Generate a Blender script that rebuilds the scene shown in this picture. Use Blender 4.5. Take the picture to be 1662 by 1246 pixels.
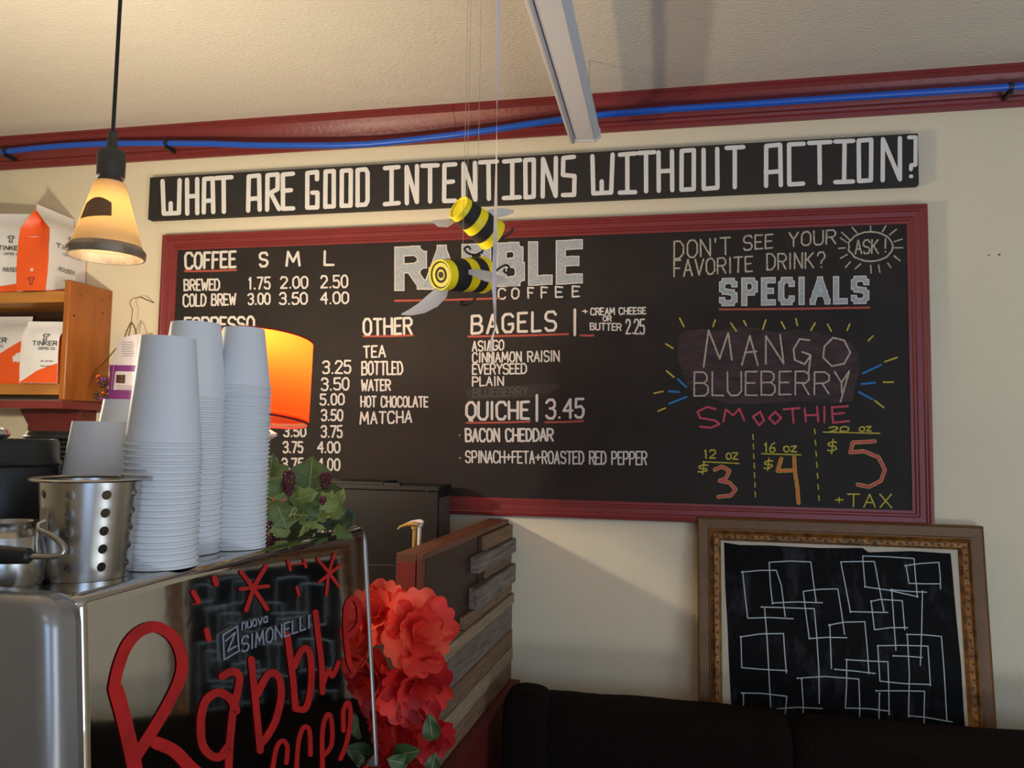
import bpy, math, random
from mathutils import Vector, Matrix
random.seed(7)
S = bpy.context.scene
COL = S.collection
for o in list(bpy.data.objects): bpy.data.objects.remove(o)

# ------------------------------------------------------------------ camera
F = 1250.0; CX, CY = 831.0, 623.0
YAW, PITCH, ROLL = map(math.radians, (11.3277, 3.9463, 0.8745))
CAMZ = 1.55; D = 2.45; ZC = 2.652
_f = Vector((-math.sin(YAW)*math.cos(PITCH), math.cos(YAW)*math.cos(PITCH), math.sin(PITCH)))
_r0 = Vector((math.cos(YAW), math.sin(YAW), 0)); _u0 = _r0.cross(_f)
_r = _r0*math.cos(ROLL)+_u0*math.sin(ROLL); _u = -_r0*math.sin(ROLL)+_u0*math.cos(ROLL)
CAM = Vector((0, 0, CAMZ))
cd = bpy.data.cameras.new('camera'); cam = bpy.data.objects.new('camera', cd); COL.objects.link(cam)
m = Matrix((_r, _u, -_f)).transposed().to_4x4(); m.translation = CAM; cam.matrix_world = m
cd.sensor_width = 36; cd.lens = 36*F/1662; cd.clip_start = 0.02; S.camera = cam
def ray(px, py): return _f*F + _r*(px-CX) - _u*(py-CY)
def W(px, py, y=D):                      # point of the vertical plane Y = y seen at a photo pixel
    d = ray(px, py); return CAM + d*(y/d.y)
def C(px, py, dc):                       # point at camera-axis depth dc
    return CAM + ray(px, py)*(dc/F)
def Z(px, py, z):
    d = ray(px, py); return CAM + d*((z-CAMZ)/d.z)
def PL(px, py, p0, n):
    d = ray(px, py); return CAM + d*((p0-CAM).dot(n)/d.dot(n))

# ------------------------------------------------------------------ world, lights, exposure
S.view_settings.view_transform = 'Standard'; S.view_settings.look = 'None'
S.view_settings.gamma = 1; S.view_settings.use_curve_mapping = False
S.view_settings.exposure = 0.0
wd = bpy.data.worlds.new('world'); S.world = wd; wd.use_nodes = True
wb = wd.node_tree.nodes['Background']; wb.inputs[0].default_value = (.55, .72, 1, 1); wb.inputs[1].default_value = 1.2
def light(name, kind, loc, energy, color, size=.1, size_y=None, target=None):
    l = bpy.data.lights.new(name, kind); l.energy = energy; l.color = color
    if kind == 'AREA':
        l.shape = 'RECTANGLE'; l.size = size; l.size_y = size_y or size
    else: l.shadow_soft_size = size
    o = bpy.data.objects.new(name, l); COL.objects.link(o); o.location = loc
    if target is not None:
        o.rotation_euler = (Vector(target)-Vector(loc)).to_track_quat('-Z', 'Y').to_euler()
    return o
# daylight through the shop windows behind and to the right of the camera
light('window_daylight', 'AREA', (1.5, -2.35, 1.5), 19, (.38, .60, 1), 1.3, 1.4, (.2, 1.4, 2.3))
light('window_daylight_side', 'AREA', (2.72, -.3, 1.35), 13, (.60, .76, 1), 1.2, 1.1, (-.2, .8, 2.3))
# added uplight near the floor, standing in for daylight bounced to the ceiling
light('added_floor_uplight', 'AREA', (1.9, -.3, .04), 52, (.84, .92, 1), 1.3, 1.3, (1.6, 0, 2))
# weak warm area light behind the camera, facing down
light('rear_warm_light', 'AREA', (.3, -1.0, 2.5), 2, (1, .86, .66), .5, .5, (.3, -.6, 0))
# added warm key light left of view, standing in for an unseen pendant
light('added_warm_key_light', 'POINT', (-1.47, 1.34, 1.72), 36, (1, .90, .68), .03)
PEND = C(176, 322, 1.3)
light('pendant_bulb_light', 'POINT', PEND, .42, (1, .78, .42), .012)
BULB = C(424, 600, 1.84)
light('table_lamp_bulb_light', 'POINT', BULB, 12, (1, .76, .46), .02)

# ------------------------------------------------------------------ materials
def rgb(r, g, b):
    def c(v):
        v /= 255; return v/12.92 if v <= .04045 else ((v+.055)/1.055)**2.4
    return (c(r), c(g), c(b), 1)
MATS = {}
def mat(name, col, rough=.6, metal=0, var=0.0, scale=20, bump=0.0, bscale=None, col2=None, stretch=None, emit=None, spec=.5, thr=None, detail=6):
    if name in MATS: return MATS[name]
    m = bpy.data.materials.new(name); m.use_nodes = True; nt = m.node_tree; b = nt.nodes['Principled BSDF']
    b.inputs['Base Color'].default_value = col; b.inputs['Roughness'].default_value = rough
    b.inputs['Metallic'].default_value = metal; b.inputs['Specular IOR Level'].default_value = spec
    if emit: b.inputs['Emission Color'].default_value = emit[0]; b.inputs['Emission Strength'].default_value = emit[1]
    if var or bump or col2:
        tc = nt.nodes.new('ShaderNodeTexCoord'); mp = nt.nodes.new('ShaderNodeMapping')
        nt.links.new(tc.outputs['Object'], mp.inputs[0])
        if stretch: mp.inputs['Scale'].default_value = stretch
    if var or col2:
        n = nt.nodes.new('ShaderNodeTexNoise'); n.inputs['Scale'].default_value = scale; n.inputs['Detail'].default_value = detail
        n.inputs['Roughness'].default_value = .65
        nt.links.new(mp.outputs[0], n.inputs['Vector'])
        r = nt.nodes.new('ShaderNodeValToRGB'); nt.links.new(n.outputs[0], r.inputs[0])
        c2 = col2 if col2 else tuple(max(0, c*(1-var)) for c in col[:3])+(1,)
        lo, hi = thr if thr else (.3, .7)
        r.color_ramp.elements[0].position = lo; r.color_ramp.elements[0].color = c2
        r.color_ramp.elements[1].position = hi; r.color_ramp.elements[1].color = col
        nt.links.new(r.outputs[0], b.inputs['Base Color'])
    if bump:
        n2 = nt.nodes.new('ShaderNodeTexNoise'); n2.inputs['Scale'].default_value = bscale or scale; n2.inputs['Detail'].default_value = 5
        nt.links.new(mp.outputs[0], n2.inputs['Vector'])
        bp = nt.nodes.new('ShaderNodeBump'); bp.inputs['Strength'].default_value = bump; bp.inputs['Distance'].default_value = .01
        nt.links.new(n2.outputs[0], bp.inputs['Height']); nt.links.new(bp.outputs[0], b.inputs['Normal'])
    MATS[name] = m; return m
def translucent(name, col, tcol, fac=.5, clear=0.0, rough=.6):
    m = bpy.data.materials.new(name); m.use_nodes = True; nt = m.node_tree; b = nt.nodes['Principled BSDF']
    b.inputs['Base Color'].default_value = col; b.inputs['Roughness'].default_value = rough
    out = nt.nodes['Material Output']; t = nt.nodes.new('ShaderNodeBsdfTranslucent'); t.inputs[0].default_value = tcol
    mx = nt.nodes.new('ShaderNodeMixShader'); mx.inputs[0].default_value = fac
    nt.links.new(b.outputs[0], mx.inputs[1]); nt.links.new(t.outputs[0], mx.inputs[2]); last = mx
    if clear:
        tr = nt.nodes.new('ShaderNodeBsdfTransparent'); tr.inputs[0].default_value = tcol
        m2 = nt.nodes.new('ShaderNodeMixShader'); m2.inputs[0].default_value = clear
        nt.links.new(mx.outputs[0], m2.inputs[1]); nt.links.new(tr.outputs[0], m2.inputs[2]); last = m2
    nt.links.new(last.outputs[0], out.inputs[0]); MATS[name] = m; return m

M_wall = mat('wall_paint', rgb(222, 210, 182), .75, var=.05, scale=3, bump=.12, bscale=260)
M_ceil = mat('ceiling_plaster', rgb(214, 206, 192), .8, var=.06, scale=8, bump=.55, bscale=70, stretch=(1, 2.2, 1))
M_floor = mat('floor_wood', rgb(96, 70, 50), .5, var=.4, scale=6, stretch=(1, 8, 1))
M_trim = mat('red_trim_paint', rgb(122, 42, 42), .38, var=.12, scale=14, bump=.1, bscale=60)
M_trimd = mat('dark_red_paint', rgb(104, 30, 30), .5, var=.25, scale=18, bump=.1)
M_blue = mat('blue_hose', rgb(22, 84, 190), .35)
M_black = mat('black_plastic', rgb(22, 21, 20), .45)
M_board = mat('chalkboard_black', rgb(41, 35, 31), .7, spec=.3, col2=rgb(29, 25, 23), scale=5, bump=.05, bscale=180, thr=(.3, .75))
M_sign = mat('banner_black', rgb(34, 31, 28), .7, var=.25, scale=40, bump=.3, bscale=120)
M_white = mat('white_paint_marker', rgb(214, 208, 200), .6, var=.12, scale=90)
M_sigw = mat('banner_white', rgb(220, 218, 214), .6, var=.06, scale=60)
M_chalk = mat('white_chalk', rgb(196, 184, 166), .9, col2=rgb(110, 102, 92), scale=420, thr=(.38, .55))
M_chalkg = mat('grey_blue_chalk', rgb(176, 184, 188), .9, col2=rgb(132, 140, 146), scale=130, thr=(.35, .65), stretch=(1, 1, 3))
M_redch = mat('red_underline', rgb(178, 82, 66), .8, var=.25, scale=150)
M_yelch = mat('yellow_chalk', rgb(198, 184, 70), .9, col2=rgb(110, 102, 42), scale=420, thr=(.36, .52))
M_pinkch = mat('pink_chalk', rgb(206, 78, 98), .9, col2=rgb(130, 50, 62), scale=420, thr=(.36, .52))
M_oranch = mat('orange_chalk', rgb(224, 120, 66), .9, var=.4, scale=420)
M_bluech = mat('blue_chalk', rgb(48, 130, 196), .9, var=.4, scale=420)
M_purch = mat('purple_smear', rgb(72, 54, 58), .9, col2=rgb(42, 35, 35), scale=16, thr=(.35, .65), stretch=(1, 1, 3))
M_smear = mat('wiped_patch', rgb(50, 45, 41), .8, col2=rgb(39, 34, 31), scale=14, thr=(.3, .7), stretch=(1, 1, 4))
M_cup = translucent('paper_cup', rgb(218, 220, 223), rgb(240, 225, 200), .06)
M_steel = mat('polished_steel', rgb(190, 186, 180), .05, 1, bump=.05, bscale=4)
M_steelb = mat('brushed_steel', rgb(186, 182, 176), .26, 1, var=.15, scale=40, stretch=(1, 1, .1))
M_chrome = mat('chrome', rgb(200, 205, 212), .15, 1)
M_badge = mat('badge_metal', rgb(150, 158, 172), .45, .4)
M_greyp = mat('grey_metallic_plastic', rgb(150, 148, 146), .28, .6, var=.04, scale=300)
M_redp = mat('red_window_paint', rgb(196, 26, 24), .5, col2=rgb(150, 20, 22), scale=22, thr=(.3, .7))
M_pine = mat('varnished_pine', rgb(176, 104, 40), .38, col2=rgb(134, 72, 24), scale=6, stretch=(3, 3, .5), thr=(.3, .72))
M_pinel = mat('light_pine', rgb(200, 138, 62), .45, col2=rgb(160, 100, 40), scale=6, stretch=(.6, 3, 5), thr=(.3, .7))
M_knot = mat('wood_knot', rgb(82, 40, 16), .5)
M_bagw = mat('white_bag_film', rgb(226, 224, 224), .38, var=.04, scale=10, bump=.35, bscale=14)
M_bago = mat('orange_bag_film', rgb(238, 92, 32), .42, var=.12, scale=10, bump=.35, bscale=14)
M_ink = mat('dark_ink', rgb(52, 48, 50), .7)
M_gold = mat('antique_gold_wood', rgb(152, 102, 36), .45, .15, col2=rgb(76, 48, 22), scale=38, thr=(.35, .65), bump=.3, bscale=90)
M_goldd = mat('dark_bronze_wood', rgb(110, 76, 36), .5, .1, var=.3, scale=30, bump=.1)
M_liner = mat('cream_liner', rgb(196, 186, 166), .8, var=.12, scale=20)
M_bb = mat('painted_black_panel', rgb(10, 9, 9), .6, spec=.08, col2=rgb(44, 45, 49), scale=9, thr=(.30, .46), stretch=(1.6, 1, .7), bump=.25, bscale=24)
M_bbl = mat('pale_marker_line', rgb(176, 190, 200), .7, var=.15, scale=80)
M_fleece = mat('dark_fleece', rgb(30, 22, 18), .95, var=.5, scale=140, bump=.9, bscale=200, spec=.1)
M_walnut = mat('dark_stained_board', rgb(62, 36, 26), .55, var=.3, scale=10, stretch=(3, 1, 3))
M_walnutt = mat('brown_stained_top', rgb(112, 66, 42), .5, var=.35, scale=16, stretch=(4, .6, 1))
PLK = [mat('weathered_plank_%s' % n, rgb(*c), .8, col2=rgb(*c2), scale=14, stretch=(3, .6, 8), thr=(.3, .7), bump=.4, bscale=60)
       for n, c, c2 in (('tan', (150, 118, 86), (104, 78, 56)), ('grey', (150, 136, 122), (82, 70, 62)), ('brown', (146, 112, 84), (88, 66, 48)),
                        ('pale', (170, 146, 116), (126, 104, 80)), ('slate', (136, 124, 110), (96, 78, 62)))]
M_cab = mat('black_cabinet', rgb(26, 20, 18), .4, var=.3, scale=20)
M_cabs = mat('grey_cabinet_edge', rgb(92, 80, 76), .5, var=.15)
M_gpump = mat('gold_pump_plastic', rgb(186, 142, 70), .4)
M_wplas = mat('white_plastic', rgb(226, 222, 212), .4)
M_rail = mat('white_enamel', rgb(206, 208, 212), .35)
M_yel = mat('yellow_paint', rgb(255, 230, 8), .5, var=.08, scale=30)
M_bee = mat('bee_black_paint', rgb(34, 31, 29), .75, var=.2, scale=60)
M_foam = translucent('white_craft_foam', rgb(236, 230, 222), rgb(240, 232, 220), .25)
M_rib = translucent('white_ribbon_film', rgb(222, 214, 218), rgb(230, 222, 230), .3)
M_leaf = mat('silk_leaf_green', rgb(96, 112, 52), .55, col2=rgb(58, 76, 34), scale=22, thr=(.3, .7), bump=.3)
M_leafl = mat('silk_leaf_light', rgb(138, 148, 76), .55, col2=rgb(96, 112, 50), scale=22, thr=(.3, .7), bump=.3)
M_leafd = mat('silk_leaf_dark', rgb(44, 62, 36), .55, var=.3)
M_vein = mat('leaf_vein', rgb(160, 168, 100), .6)
M_berry = mat('purple_berries', rgb(86, 24, 40), .2)
M_petal = translucent('coral_red_petal', rgb(226, 56, 44), rgb(240, 60, 44), .3)
M_petall = translucent('coral_orange_petal', rgb(240, 92, 66), rgb(250, 90, 60), .3)
M_petald = translucent('deep_red_petal', rgb(184, 30, 34), rgb(210, 30, 30), .3)
M_brass = mat('aged_brass_wire', rgb(150, 108, 60), .35, 1)
M_purple = mat('purple_print', rgb(120, 50, 118), .4)
M_pouch = mat('pale_pouch_film', rgb(214, 204, 206), .35, var=.06, scale=12, bump=.3, bscale=20)
M_glass = mat('clear_window_glass', rgb(220, 230, 240), .05)
M_shade = translucent('orange_linen_shade', rgb(200, 70, 30), rgb(255, 58, 18), .8, rough=.9)
M_shadein = translucent('white_shade_lining', rgb(240, 225, 200), rgb(255, 246, 230), .93, rough=.9)
M_edge = mat('dark_red_piping', rgb(120, 30, 18), .8)
M_bulb = mat('lit_bulb', rgb(255, 220, 160), .4, emit=((1, .72, .36, 1), 14))
M_bulbw = mat('lit_white_bulb', rgb(255, 235, 200), .4, emit=((1, .86, .6, 1), 5))
M_pglass = translucent('frosted_pendant_glass', rgb(168, 148, 120), rgb(255, 205, 120), .10, 0, .4)
M_pring = mat('dusty_metal_ring', rgb(168, 150, 124), .45, .3, col2=rgb(110, 96, 78), scale=30)
M_dust = mat('dusty_black_socket', rgb(66, 60, 52), .6, var=.3, scale=40)
M_cord = mat('black_cord', rgb(40, 34, 30), .7, var=.4, scale=120)
M_thread = mat('pale_thread', rgb(190, 170, 140), .7)
M_stain = mat('brown_stain', rgb(92, 62, 40), .7, var=.4, scale=60)

# ------------------------------------------------------------------ mesh helpers
class MB:
    def __init__(s): s.v = []; s.f = []; s.m = []
    def add(s, vs, fs, mi=0):
        b = len(s.v); s.v += [Vector(p) for p in vs]; s.f += [[b+i for i in f] for f in fs]; s.m += [mi]*len(fs)
        return s
    def hexa(s, p, mi=0):      # p: 4 bottom + 4 top
        return s.add(p, [(3, 2, 1, 0), (4, 5, 6, 7), (0, 1, 5, 4), (1, 2, 6, 5), (2, 3, 7, 6), (3, 0, 4, 7)], mi)
    def box(s, lo, hi, mi=0):
        (a, b, c), (d, e, f) = lo, hi
        return s.hexa([(a, b, c), (d, b, c), (d, e, c), (a, e, c), (a, b, f), (d, b, f), (d, e, f), (a, e, f)], mi)
    def obox(s, c, X, Y, Zv, mi=0):   # centre and half vectors
        c = Vector(c); p = []
        for k in (-1, 1):
            for i, j in ((-1, -1), (1, -1), (1, 1), (-1, 1)): p.append(c+X*i+Y*j+Zv*k)
        return s.hexa(p, mi)
    def lathe(s, prof, M=None, n=32, mi=0, cap0=False, cap1=False, mis=None):
        M = M or Matrix(); vs = []; fs = []
        for r, z in prof:
            for k in range(n):
                a = 2*math.pi*k/n; vs.append(M @ Vector((r*math.cos(a), r*math.sin(a), z)))
        b = len(s.v); s.v += vs
        for i in range(len(prof)-1):
            for k in range(n):
                s.f.append([b+i*n+k, b+i*n+(k+1) % n, b+(i+1)*n+(k+1) % n, b+(i+1)*n+k]); s.m.append(mis[i] if mis else mi)
        if cap0: s.f.append([b+k for k in range(n)][::-1]); s.m.append(mi)
        if cap1: s.f.append([b+(len(prof)-1)*n+k for k in range(n)]); s.m.append(mi)
        return s
    def tube(s, path, r, n=8, mi=0, flat=1.0):
        path = [Vector(p) for p in path]; N = len(path); b = len(s.v); up = None
        for i, p in enumerate(path):
            t = (path[min(i+1, N-1)]-path[max(i-1, 0)]).normalized()
            if up is None:
                up = Vector((0, 0, 1)) if abs(t.z) < .9 else Vector((1, 0, 0))
            up = (up - t*up.dot(t)).normalized(); sd = t.cross(up)
            rr = r[i] if isinstance(r, (list, tuple)) else r
            for k in range(n):
                a = 2*math.pi*k/n; s.v.append(p+sd*(rr*math.cos(a))+up*(rr*flat*math.sin(a)))
        for i in range(N-1):
            for k in range(n):
                s.f.append([b+i*n+k, b+i*n+(k+1) % n, b+(i+1)*n+(k+1) % n, b+(i+1)*n+k]); s.m.append(mi)
        s.f.append([b+k for k in range(n)][::-1]); s.m.append(mi)
        s.f.append([b+(N-1)*n+k for k in range(n)]); s.m.append(mi)
        return s
    def sphere(s, c, r, n=10, mi=0, sc=(1, 1, 1)):
        pr = [(max(1e-5, r*math.sin(math.pi*i/(n//2+2))), -r*math.cos(math.pi*i/(n//2+2))) for i in range(n//2+3)]
        M = Matrix.Translation(Vector(c)) @ Matrix.Diagonal((*sc, 1))
        return s.lathe(pr, M, n, mi)
ORIG = {}
def tag(o, label=None, cat=None, group=None, kind=None):
    if label: o['label'] = label
    if cat: o['category'] = cat
    if group: o['group'] = group
    if kind: o['kind'] = kind
    return o
def thing(name, loc, label, cat, group=None):
    o = bpy.data.objects.new(name, None); o.empty_display_size = .05; COL.objects.link(o)
    o.location = loc; ORIG[o.name] = Vector(loc); return tag(o, label, cat, group)
def obj(name, mb, mats, parent=None, origin=None, sharp=35, bevel=0, seg=2, smooth=True):
    if not isinstance(mats, (list, tuple)): mats = [mats]
    if parent is not None: org = ORIG[parent.name]
    elif origin is not None: org = Vector(origin)
    else:
        n = len(mb.v); org = Vector((sum(v.x for v in mb.v)/n, sum(v.y for v in mb.v)/n, min(v.z for v in mb.v)))
    me = bpy.data.meshes.new(name); me.from_pydata([tuple(v-org) for v in mb.v], [], mb.f)
    for mm in mats: me.materials.append(mm)
    if len(mats) > 1: me.polygons.foreach_set('material_index', mb.m)
    me.update()
    if smooth:
        me.polygons.foreach_set('use_smooth', [True]*len(me.polygons)); me.set_sharp_from_angle(angle=math.radians(sharp))
    o = bpy.data.objects.new(name, me); COL.objects.link(o)
    if parent is not None: o.parent = parent
    else: o.location = org
    ORIG[o.name] = org
    if bevel:
        b = o.modifiers.new('bevel', 'BEVEL'); b.width = bevel; b.segments = seg; b.limit_method = 'ANGLE'; b.angle_limit = math.radians(40)
    return o
def struct(name, mb, mats, parent=None, **k):
    o = obj(name, mb, mats, parent, **k); o['kind'] = 'structure'; return o

# flat strokes drawn on a plane: built in photo coordinates, mapped on to the real plane
_k = [0]
def lift(fn):   # every piece a few hundredths of a millimetre proud of the one before, like overlapping brush strokes
    _k[0] = (_k[0]+1) % 23; e = 1-_k[0]*8e-6
    return lambda x, y: CAM+(fn(x, y)-CAM)*e
def ribbon(mb, pts, t, fn0, mi=0, nd=8, t1=None):
    n = len(pts)
    for i in range(n-1):
        (x0, y0), (x1, y1) = pts[i], pts[i+1]; dx, dy = x1-x0, y1-y0; L = math.hypot(dx, dy)
        if L < 1e-6: continue
        fn = lift(fn0)
        ta = t if t1 is None else t+(t1-t)*i/max(1, n-1); tb = t if t1 is None else t+(t1-t)*(i+1)/max(1, n-1)
        nx, ny = -dy/L*.5, dx/L*.5
        mb.add([fn(x0+nx*ta, y0+ny*ta), fn(x0-nx*ta, y0-ny*ta), fn(x1-nx*tb, y1-ny*tb), fn(x1+nx*tb, y1+ny*tb)], [(0, 1, 2, 3)], mi)
    for i, (x, y) in enumerate(pts):
        tt = t if t1 is None else t+(t1-t)*i/max(1, n-1); fn = lift(fn0)
        if nd == 4: mb.add([fn(x+tt*.5*a, y+tt*.5*b) for a, b in ((-1, -1), (1, -1), (1, 1), (-1, 1))], [(0, 1, 2, 3)], mi)
        else: mb.add([fn(x+tt*.5*math.cos(2*math.pi*k/nd), y+tt*.5*math.sin(2*math.pi*k/nd)) for k in range(nd)], [tuple(range(nd))], mi)
def arc(cx, cy, rx, ry, a0, a1, n=10):
    return [(cx+rx*math.cos(math.radians(a0+(a1-a0)*i/n)), cy+ry*math.sin(math.radians(a0+(a1-a0)*i/n))) for i in range(n+1)]
G = {
 'A': [[(0, 0), (.5, 1), (1, 0)], [(.18, .36), (.82, .36)]],
 'B': [[(0, 0), (0, 1), (.7, 1), (.92, .86), (.92, .66), (.7, .54), (0, .54)], [(.7, .54), (1, .4), (1, .14), (.75, 0), (0, 0)]],
 'C': [[(1, .82), (.8, 1), (.25, 1), (0, .8), (0, .2), (.25, 0), (.8, 0), (1, .16)]],
 'D': [[(0, 0), (0, 1), (.6, 1), (1, .72), (1, .26), (.6, 0), (0, 0)]],
 'E': [[(1, 1), (0, 1), (0, 0), (1, 0)], [(0, .52), (.8, .52)]],
 'F': [[(1, 1), (0, 1), (0, 0)], [(0, .52), (.8, .52)]],
 'G': [[(1, .84), (.78, 1), (.25, 1), (0, .8), (0, .2), (.25, 0), (.8, 0), (1, .18), (1, .44), (.6, .44)]],
 'H': [[(0, 0), (0, 1)], [(1, 0), (1, 1)], [(0, .5), (1, .5)]],
 'I': [[(.5, 0), (.5, 1)]],
 'K': [[(0, 0), (0, 1)], [(1, 1), (0, .45)], [(.25, .6), (1, 0)]],
 'L': [[(0, 1), (0, 0), (1, 0)]],
 'M': [[(0, 0), (.12, 1), (.5, .3), (.88, 1), (1, 0)]],
 'N': [[(0, 0), (0, 1), (1, 0), (1, 1)]],
 'O': [[(.3, 0), (0, .22), (0, .78), (.3, 1), (.7, 1), (1, .78), (1, .22), (.7, 0), (.3, 0)]],
 'P': [[(0, 0), (0, 1), (.72, 1), (1, .84), (1, .6), (.72, .46), (0, .46)]],
 'Q': [[(.3, .1), (0, .3), (0, .8), (.3, 1), (.7, 1), (1, .8), (1, .3), (.7, .1), (.3, .1)], [(.5, .12), (.62, -.06)], [(.5, .12), (.38, -.02)]],
 'R': [[(0, 0), (0, 1), (.72, 1), (1, .84), (1, .62), (.72, .5), (0, .5)], [(.5, .5), (1, 0)]],
 'S': [[(1, .84), (.78, 1), (.22, 1), (0, .84), (0, .64), (.22, .52), (.78, .48), (1, .34), (1, .16), (.78, 0), (.2, 0), (0, .14)]],
 'T': [[(0, 1), (1, 1)], [(.5, 1), (.5, 0)]],
 'U': [[(0, 1), (0, .18), (.25, 0), (.75, 0), (1, .18), (1, 1)]],
 'V': [[(0, 1), (.5, 0), (1, 1)]],
 'W': [[(0, 1), (.22, 0), (.5, .7), (.78, 0), (1, 1)]],
 'X': [[(0, 0), (1, 1)], [(0, 1), (1, 0)]],
 'Y': [[(0, 1), (.5, .5), (1, 1)], [(.5, .5), (.5, 0)]],
 'Z': [[(0, 1), (1, 1), (0, 0), (1, 0)]],
 '0': [[(.3, 0), (0, .22), (0, .78), (.3, 1), (.7, 1), (1, .78), (1, .22), (.7, 0), (.3, 0)]],
 '1': [[(.2, .82), (.55, 1), (.55, 0)]],
 '2': [[(0, .8), (.22, 1), (.78, 1), (1, .82), (1, .64), (0, 0), (1, 0)]],
 '3': [[(0, .86), (.25, 1), (.75, 1), (1, .84), (1, .66), (.7, .53), (.4, .53)], [(.7, .53), (1, .4), (1, .16), (.75, 0), (.22, 0), (0, .14)]],
 '4': [[(.8, 0), (.8, 1), (0, .38), (1.05, .38)]],
 '5': [[(.95, 1), (.1, 1), (.06, .56), (.7, .6), (1, .44), (1, .16), (.75, 0), (.2, 0), (0, .12)]],
 '6': [[(.9, 1), (.3, .8), (0, .4), (0, .16), (.25, 0), (.75, 0), (1, .2), (.8, .44), (.1, .4)]],
 '7': [[(0, 1), (1, 1), (.35, 0)]],
 '.': [[(.5, .02), (.52, .03)]], '+': [[(0, .5), (1, .5)], [(.5, .28), (.5, .72)]], '|': [[(.5, -.1), (.5, 1.1)]],
 "'": [[(.5, 1), (.4, .8)]], '!': [[(.5, 1), (.5, .32)], [(.5, .03), (.52, .03)]],
 '?': [[(0, .8), (.2, 1), (.75, 1), (1, .82), (.95, .62), (.5, .42), (.5, .28)], [(.5, .02), (.52, .03)]],
 '$': [[(1, .78), (.5, .88), (.05, .74), (.15, .56), (.85, .44), (.95, .26), (.5, .12), (0, .22)], [(.45, -.08), (.6, 1.08)]],
 '/': [[(0, 0), (1, 1)]],
 'a': [[(.95, .6), (.5, .68), (.05, .5), (.05, .12), (.4, 0), (.9, .14)], [(.95, .64), (.95, 0)]],
 'n': [[(0, .66), (0, 0)], [(0, .5), (.4, .68), (.9, .6), (1, .4), (1, 0)]],
 'u': [[(0, .66), (0, .14), (.35, 0), (.8, .04), (1, .2)], [(1, .66), (1, 0)]],
 'o': [[(.3, 0), (0, .2), (0, .48), (.3, .68), (.7, .68), (1, .48), (1, .2), (.7, 0), (.3, 0)]],
 'v': [[(0, .66), (.5, 0), (1, .66)]],
}
WID = {'I': .3, 'M': 1.25, 'W': 1.3, '.': .28, "'": .3, '!': .3, '1': .7, '|': .4, ' ': .6, 'E': .85, 'F': .85, 'L': .8}
# squared banner letters
GB = dict(G)
GB.update({
 'W': [[(0, 1), (.06, .02), (.94, .02), (1, 1)], [(.48, .02), (.48, .32)]],
 'A': [[(0, 0), (.04, 1), (.96, 1), (1, 0)], [(0, .34), (1, .34)]],
 'R': [[(0, 0), (0, 1), (.86, 1), (.86, .58), (0, .44)], [(.3, .46), (1, 0)]],
 'G': [[(1, .8), (1, 1), (0, 1), (0, 0), (1, 0), (1, .42), (.5, .42)]],
 'O': [[(0, 0), (0, 1), (1, 1), (1, 0), (0, 0)]],
 'D': [[(0, 0), (0, 1), (.8, 1), (1, .9), (1, .1), (.8, 0), (0, 0)]],
 'I': [[(.5, 0), (.5, 1)], [(0, 0), (1, 0)], [(0, 1), (1, 1)]],
 'S': [[(1, 1), (0, 1), (0, .55), (1, .5), (1, 0), (0, 0)]],
 'U': [[(0, 1), (0, 0), (1, 0), (1, 1)]],
 'C': [[(1, 1), (0, 1), (0, 0), (1, 0)]],
 '?': [[(.1, 1), (1, 1), (1, .32), (.4, .32), (.4, .22)], [(.4, .05), (.45, .05)]],
})
def glyph(mb, g, x0, y0, x1, y1, h0, h1, t, fn, mi=0, font=G, jit=0.0, nd=8):
    for st in font[g]:
        pts = []
        for a, b in st:
            x = x0+(x1-x0)*a; h = h0+(h1-h0)*a; y = y0+(y1-y0)*a - h*b
            pts.append((x+random.uniform(-jit, jit), y+random.uniform(-jit, jit)))
        ribbon(mb, pts, t, fn, mi, nd)
def text(mb, s, x0, y0, x1, y1, h0, h1, t, fn, mi=0, gap=.38, font=G, jit=.4):
    tot = sum(WID.get(c, 1) for c in s)+gap*(len(s)-1); k = (x1-x0)/tot; x = x0
    for c in s:
        w = WID.get(c, 1)*k
        if c != ' ':
            a = (x-x0)/(x1-x0); b = (x+w-x0)/(x1-x0)
            glyph(mb, c, x, y0+(y1-y0)*a, x+w, y0+(y1-y0)*b, h0+(h1-h0)*a, h0+(h1-h0)*b, t, fn, mi, font, jit)
        x += w+gap*k

# ------------------------------------------------------------------ room shell
XL, XR, YF = -3.0, 2.8, -2.45
struct('wall_back', MB().box((XL-.1, D, 0), (XR+.1, D+.12, ZC)), M_wall)
struct('wall_left', MB().box((XL-.1, YF, 0), (XL, D, ZC)), M_wall)
struct('ceiling', MB().box((XL-.1, YF-.1, ZC), (XR+.1, D+.12, ZC+.1)), M_ceil)
struct('floor', MB().box((XL-.1, YF-.1, -.1), (XR+.1, D+.12, 0)), M_floor)
mb = MB()   # right wall with a window opening
mb.box((XR, YF, 0), (XR+.1, D, .85)).box((XR, YF, 2.2), (XR+.1, D, ZC)).box((XR, YF, .85), (XR+.1, -1.1, 2.2)).box((XR, .5, .85), (XR+.1, D, 2.2))
struct('wall_right', mb, M_wall)
mb = MB()
mb.box((XL-.1, YF-.1, 0), (XR+.1, YF, .9)).box((XL-.1, YF-.1, 2.5), (XR+.1, YF, ZC)).box((XL-.1, YF-.1, .9), (.8, YF, 2.5)).box((2.2, YF-.1, .9), (XR+.1, YF, 2.5))
struct('wall_front', mb, M_wall)
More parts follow.
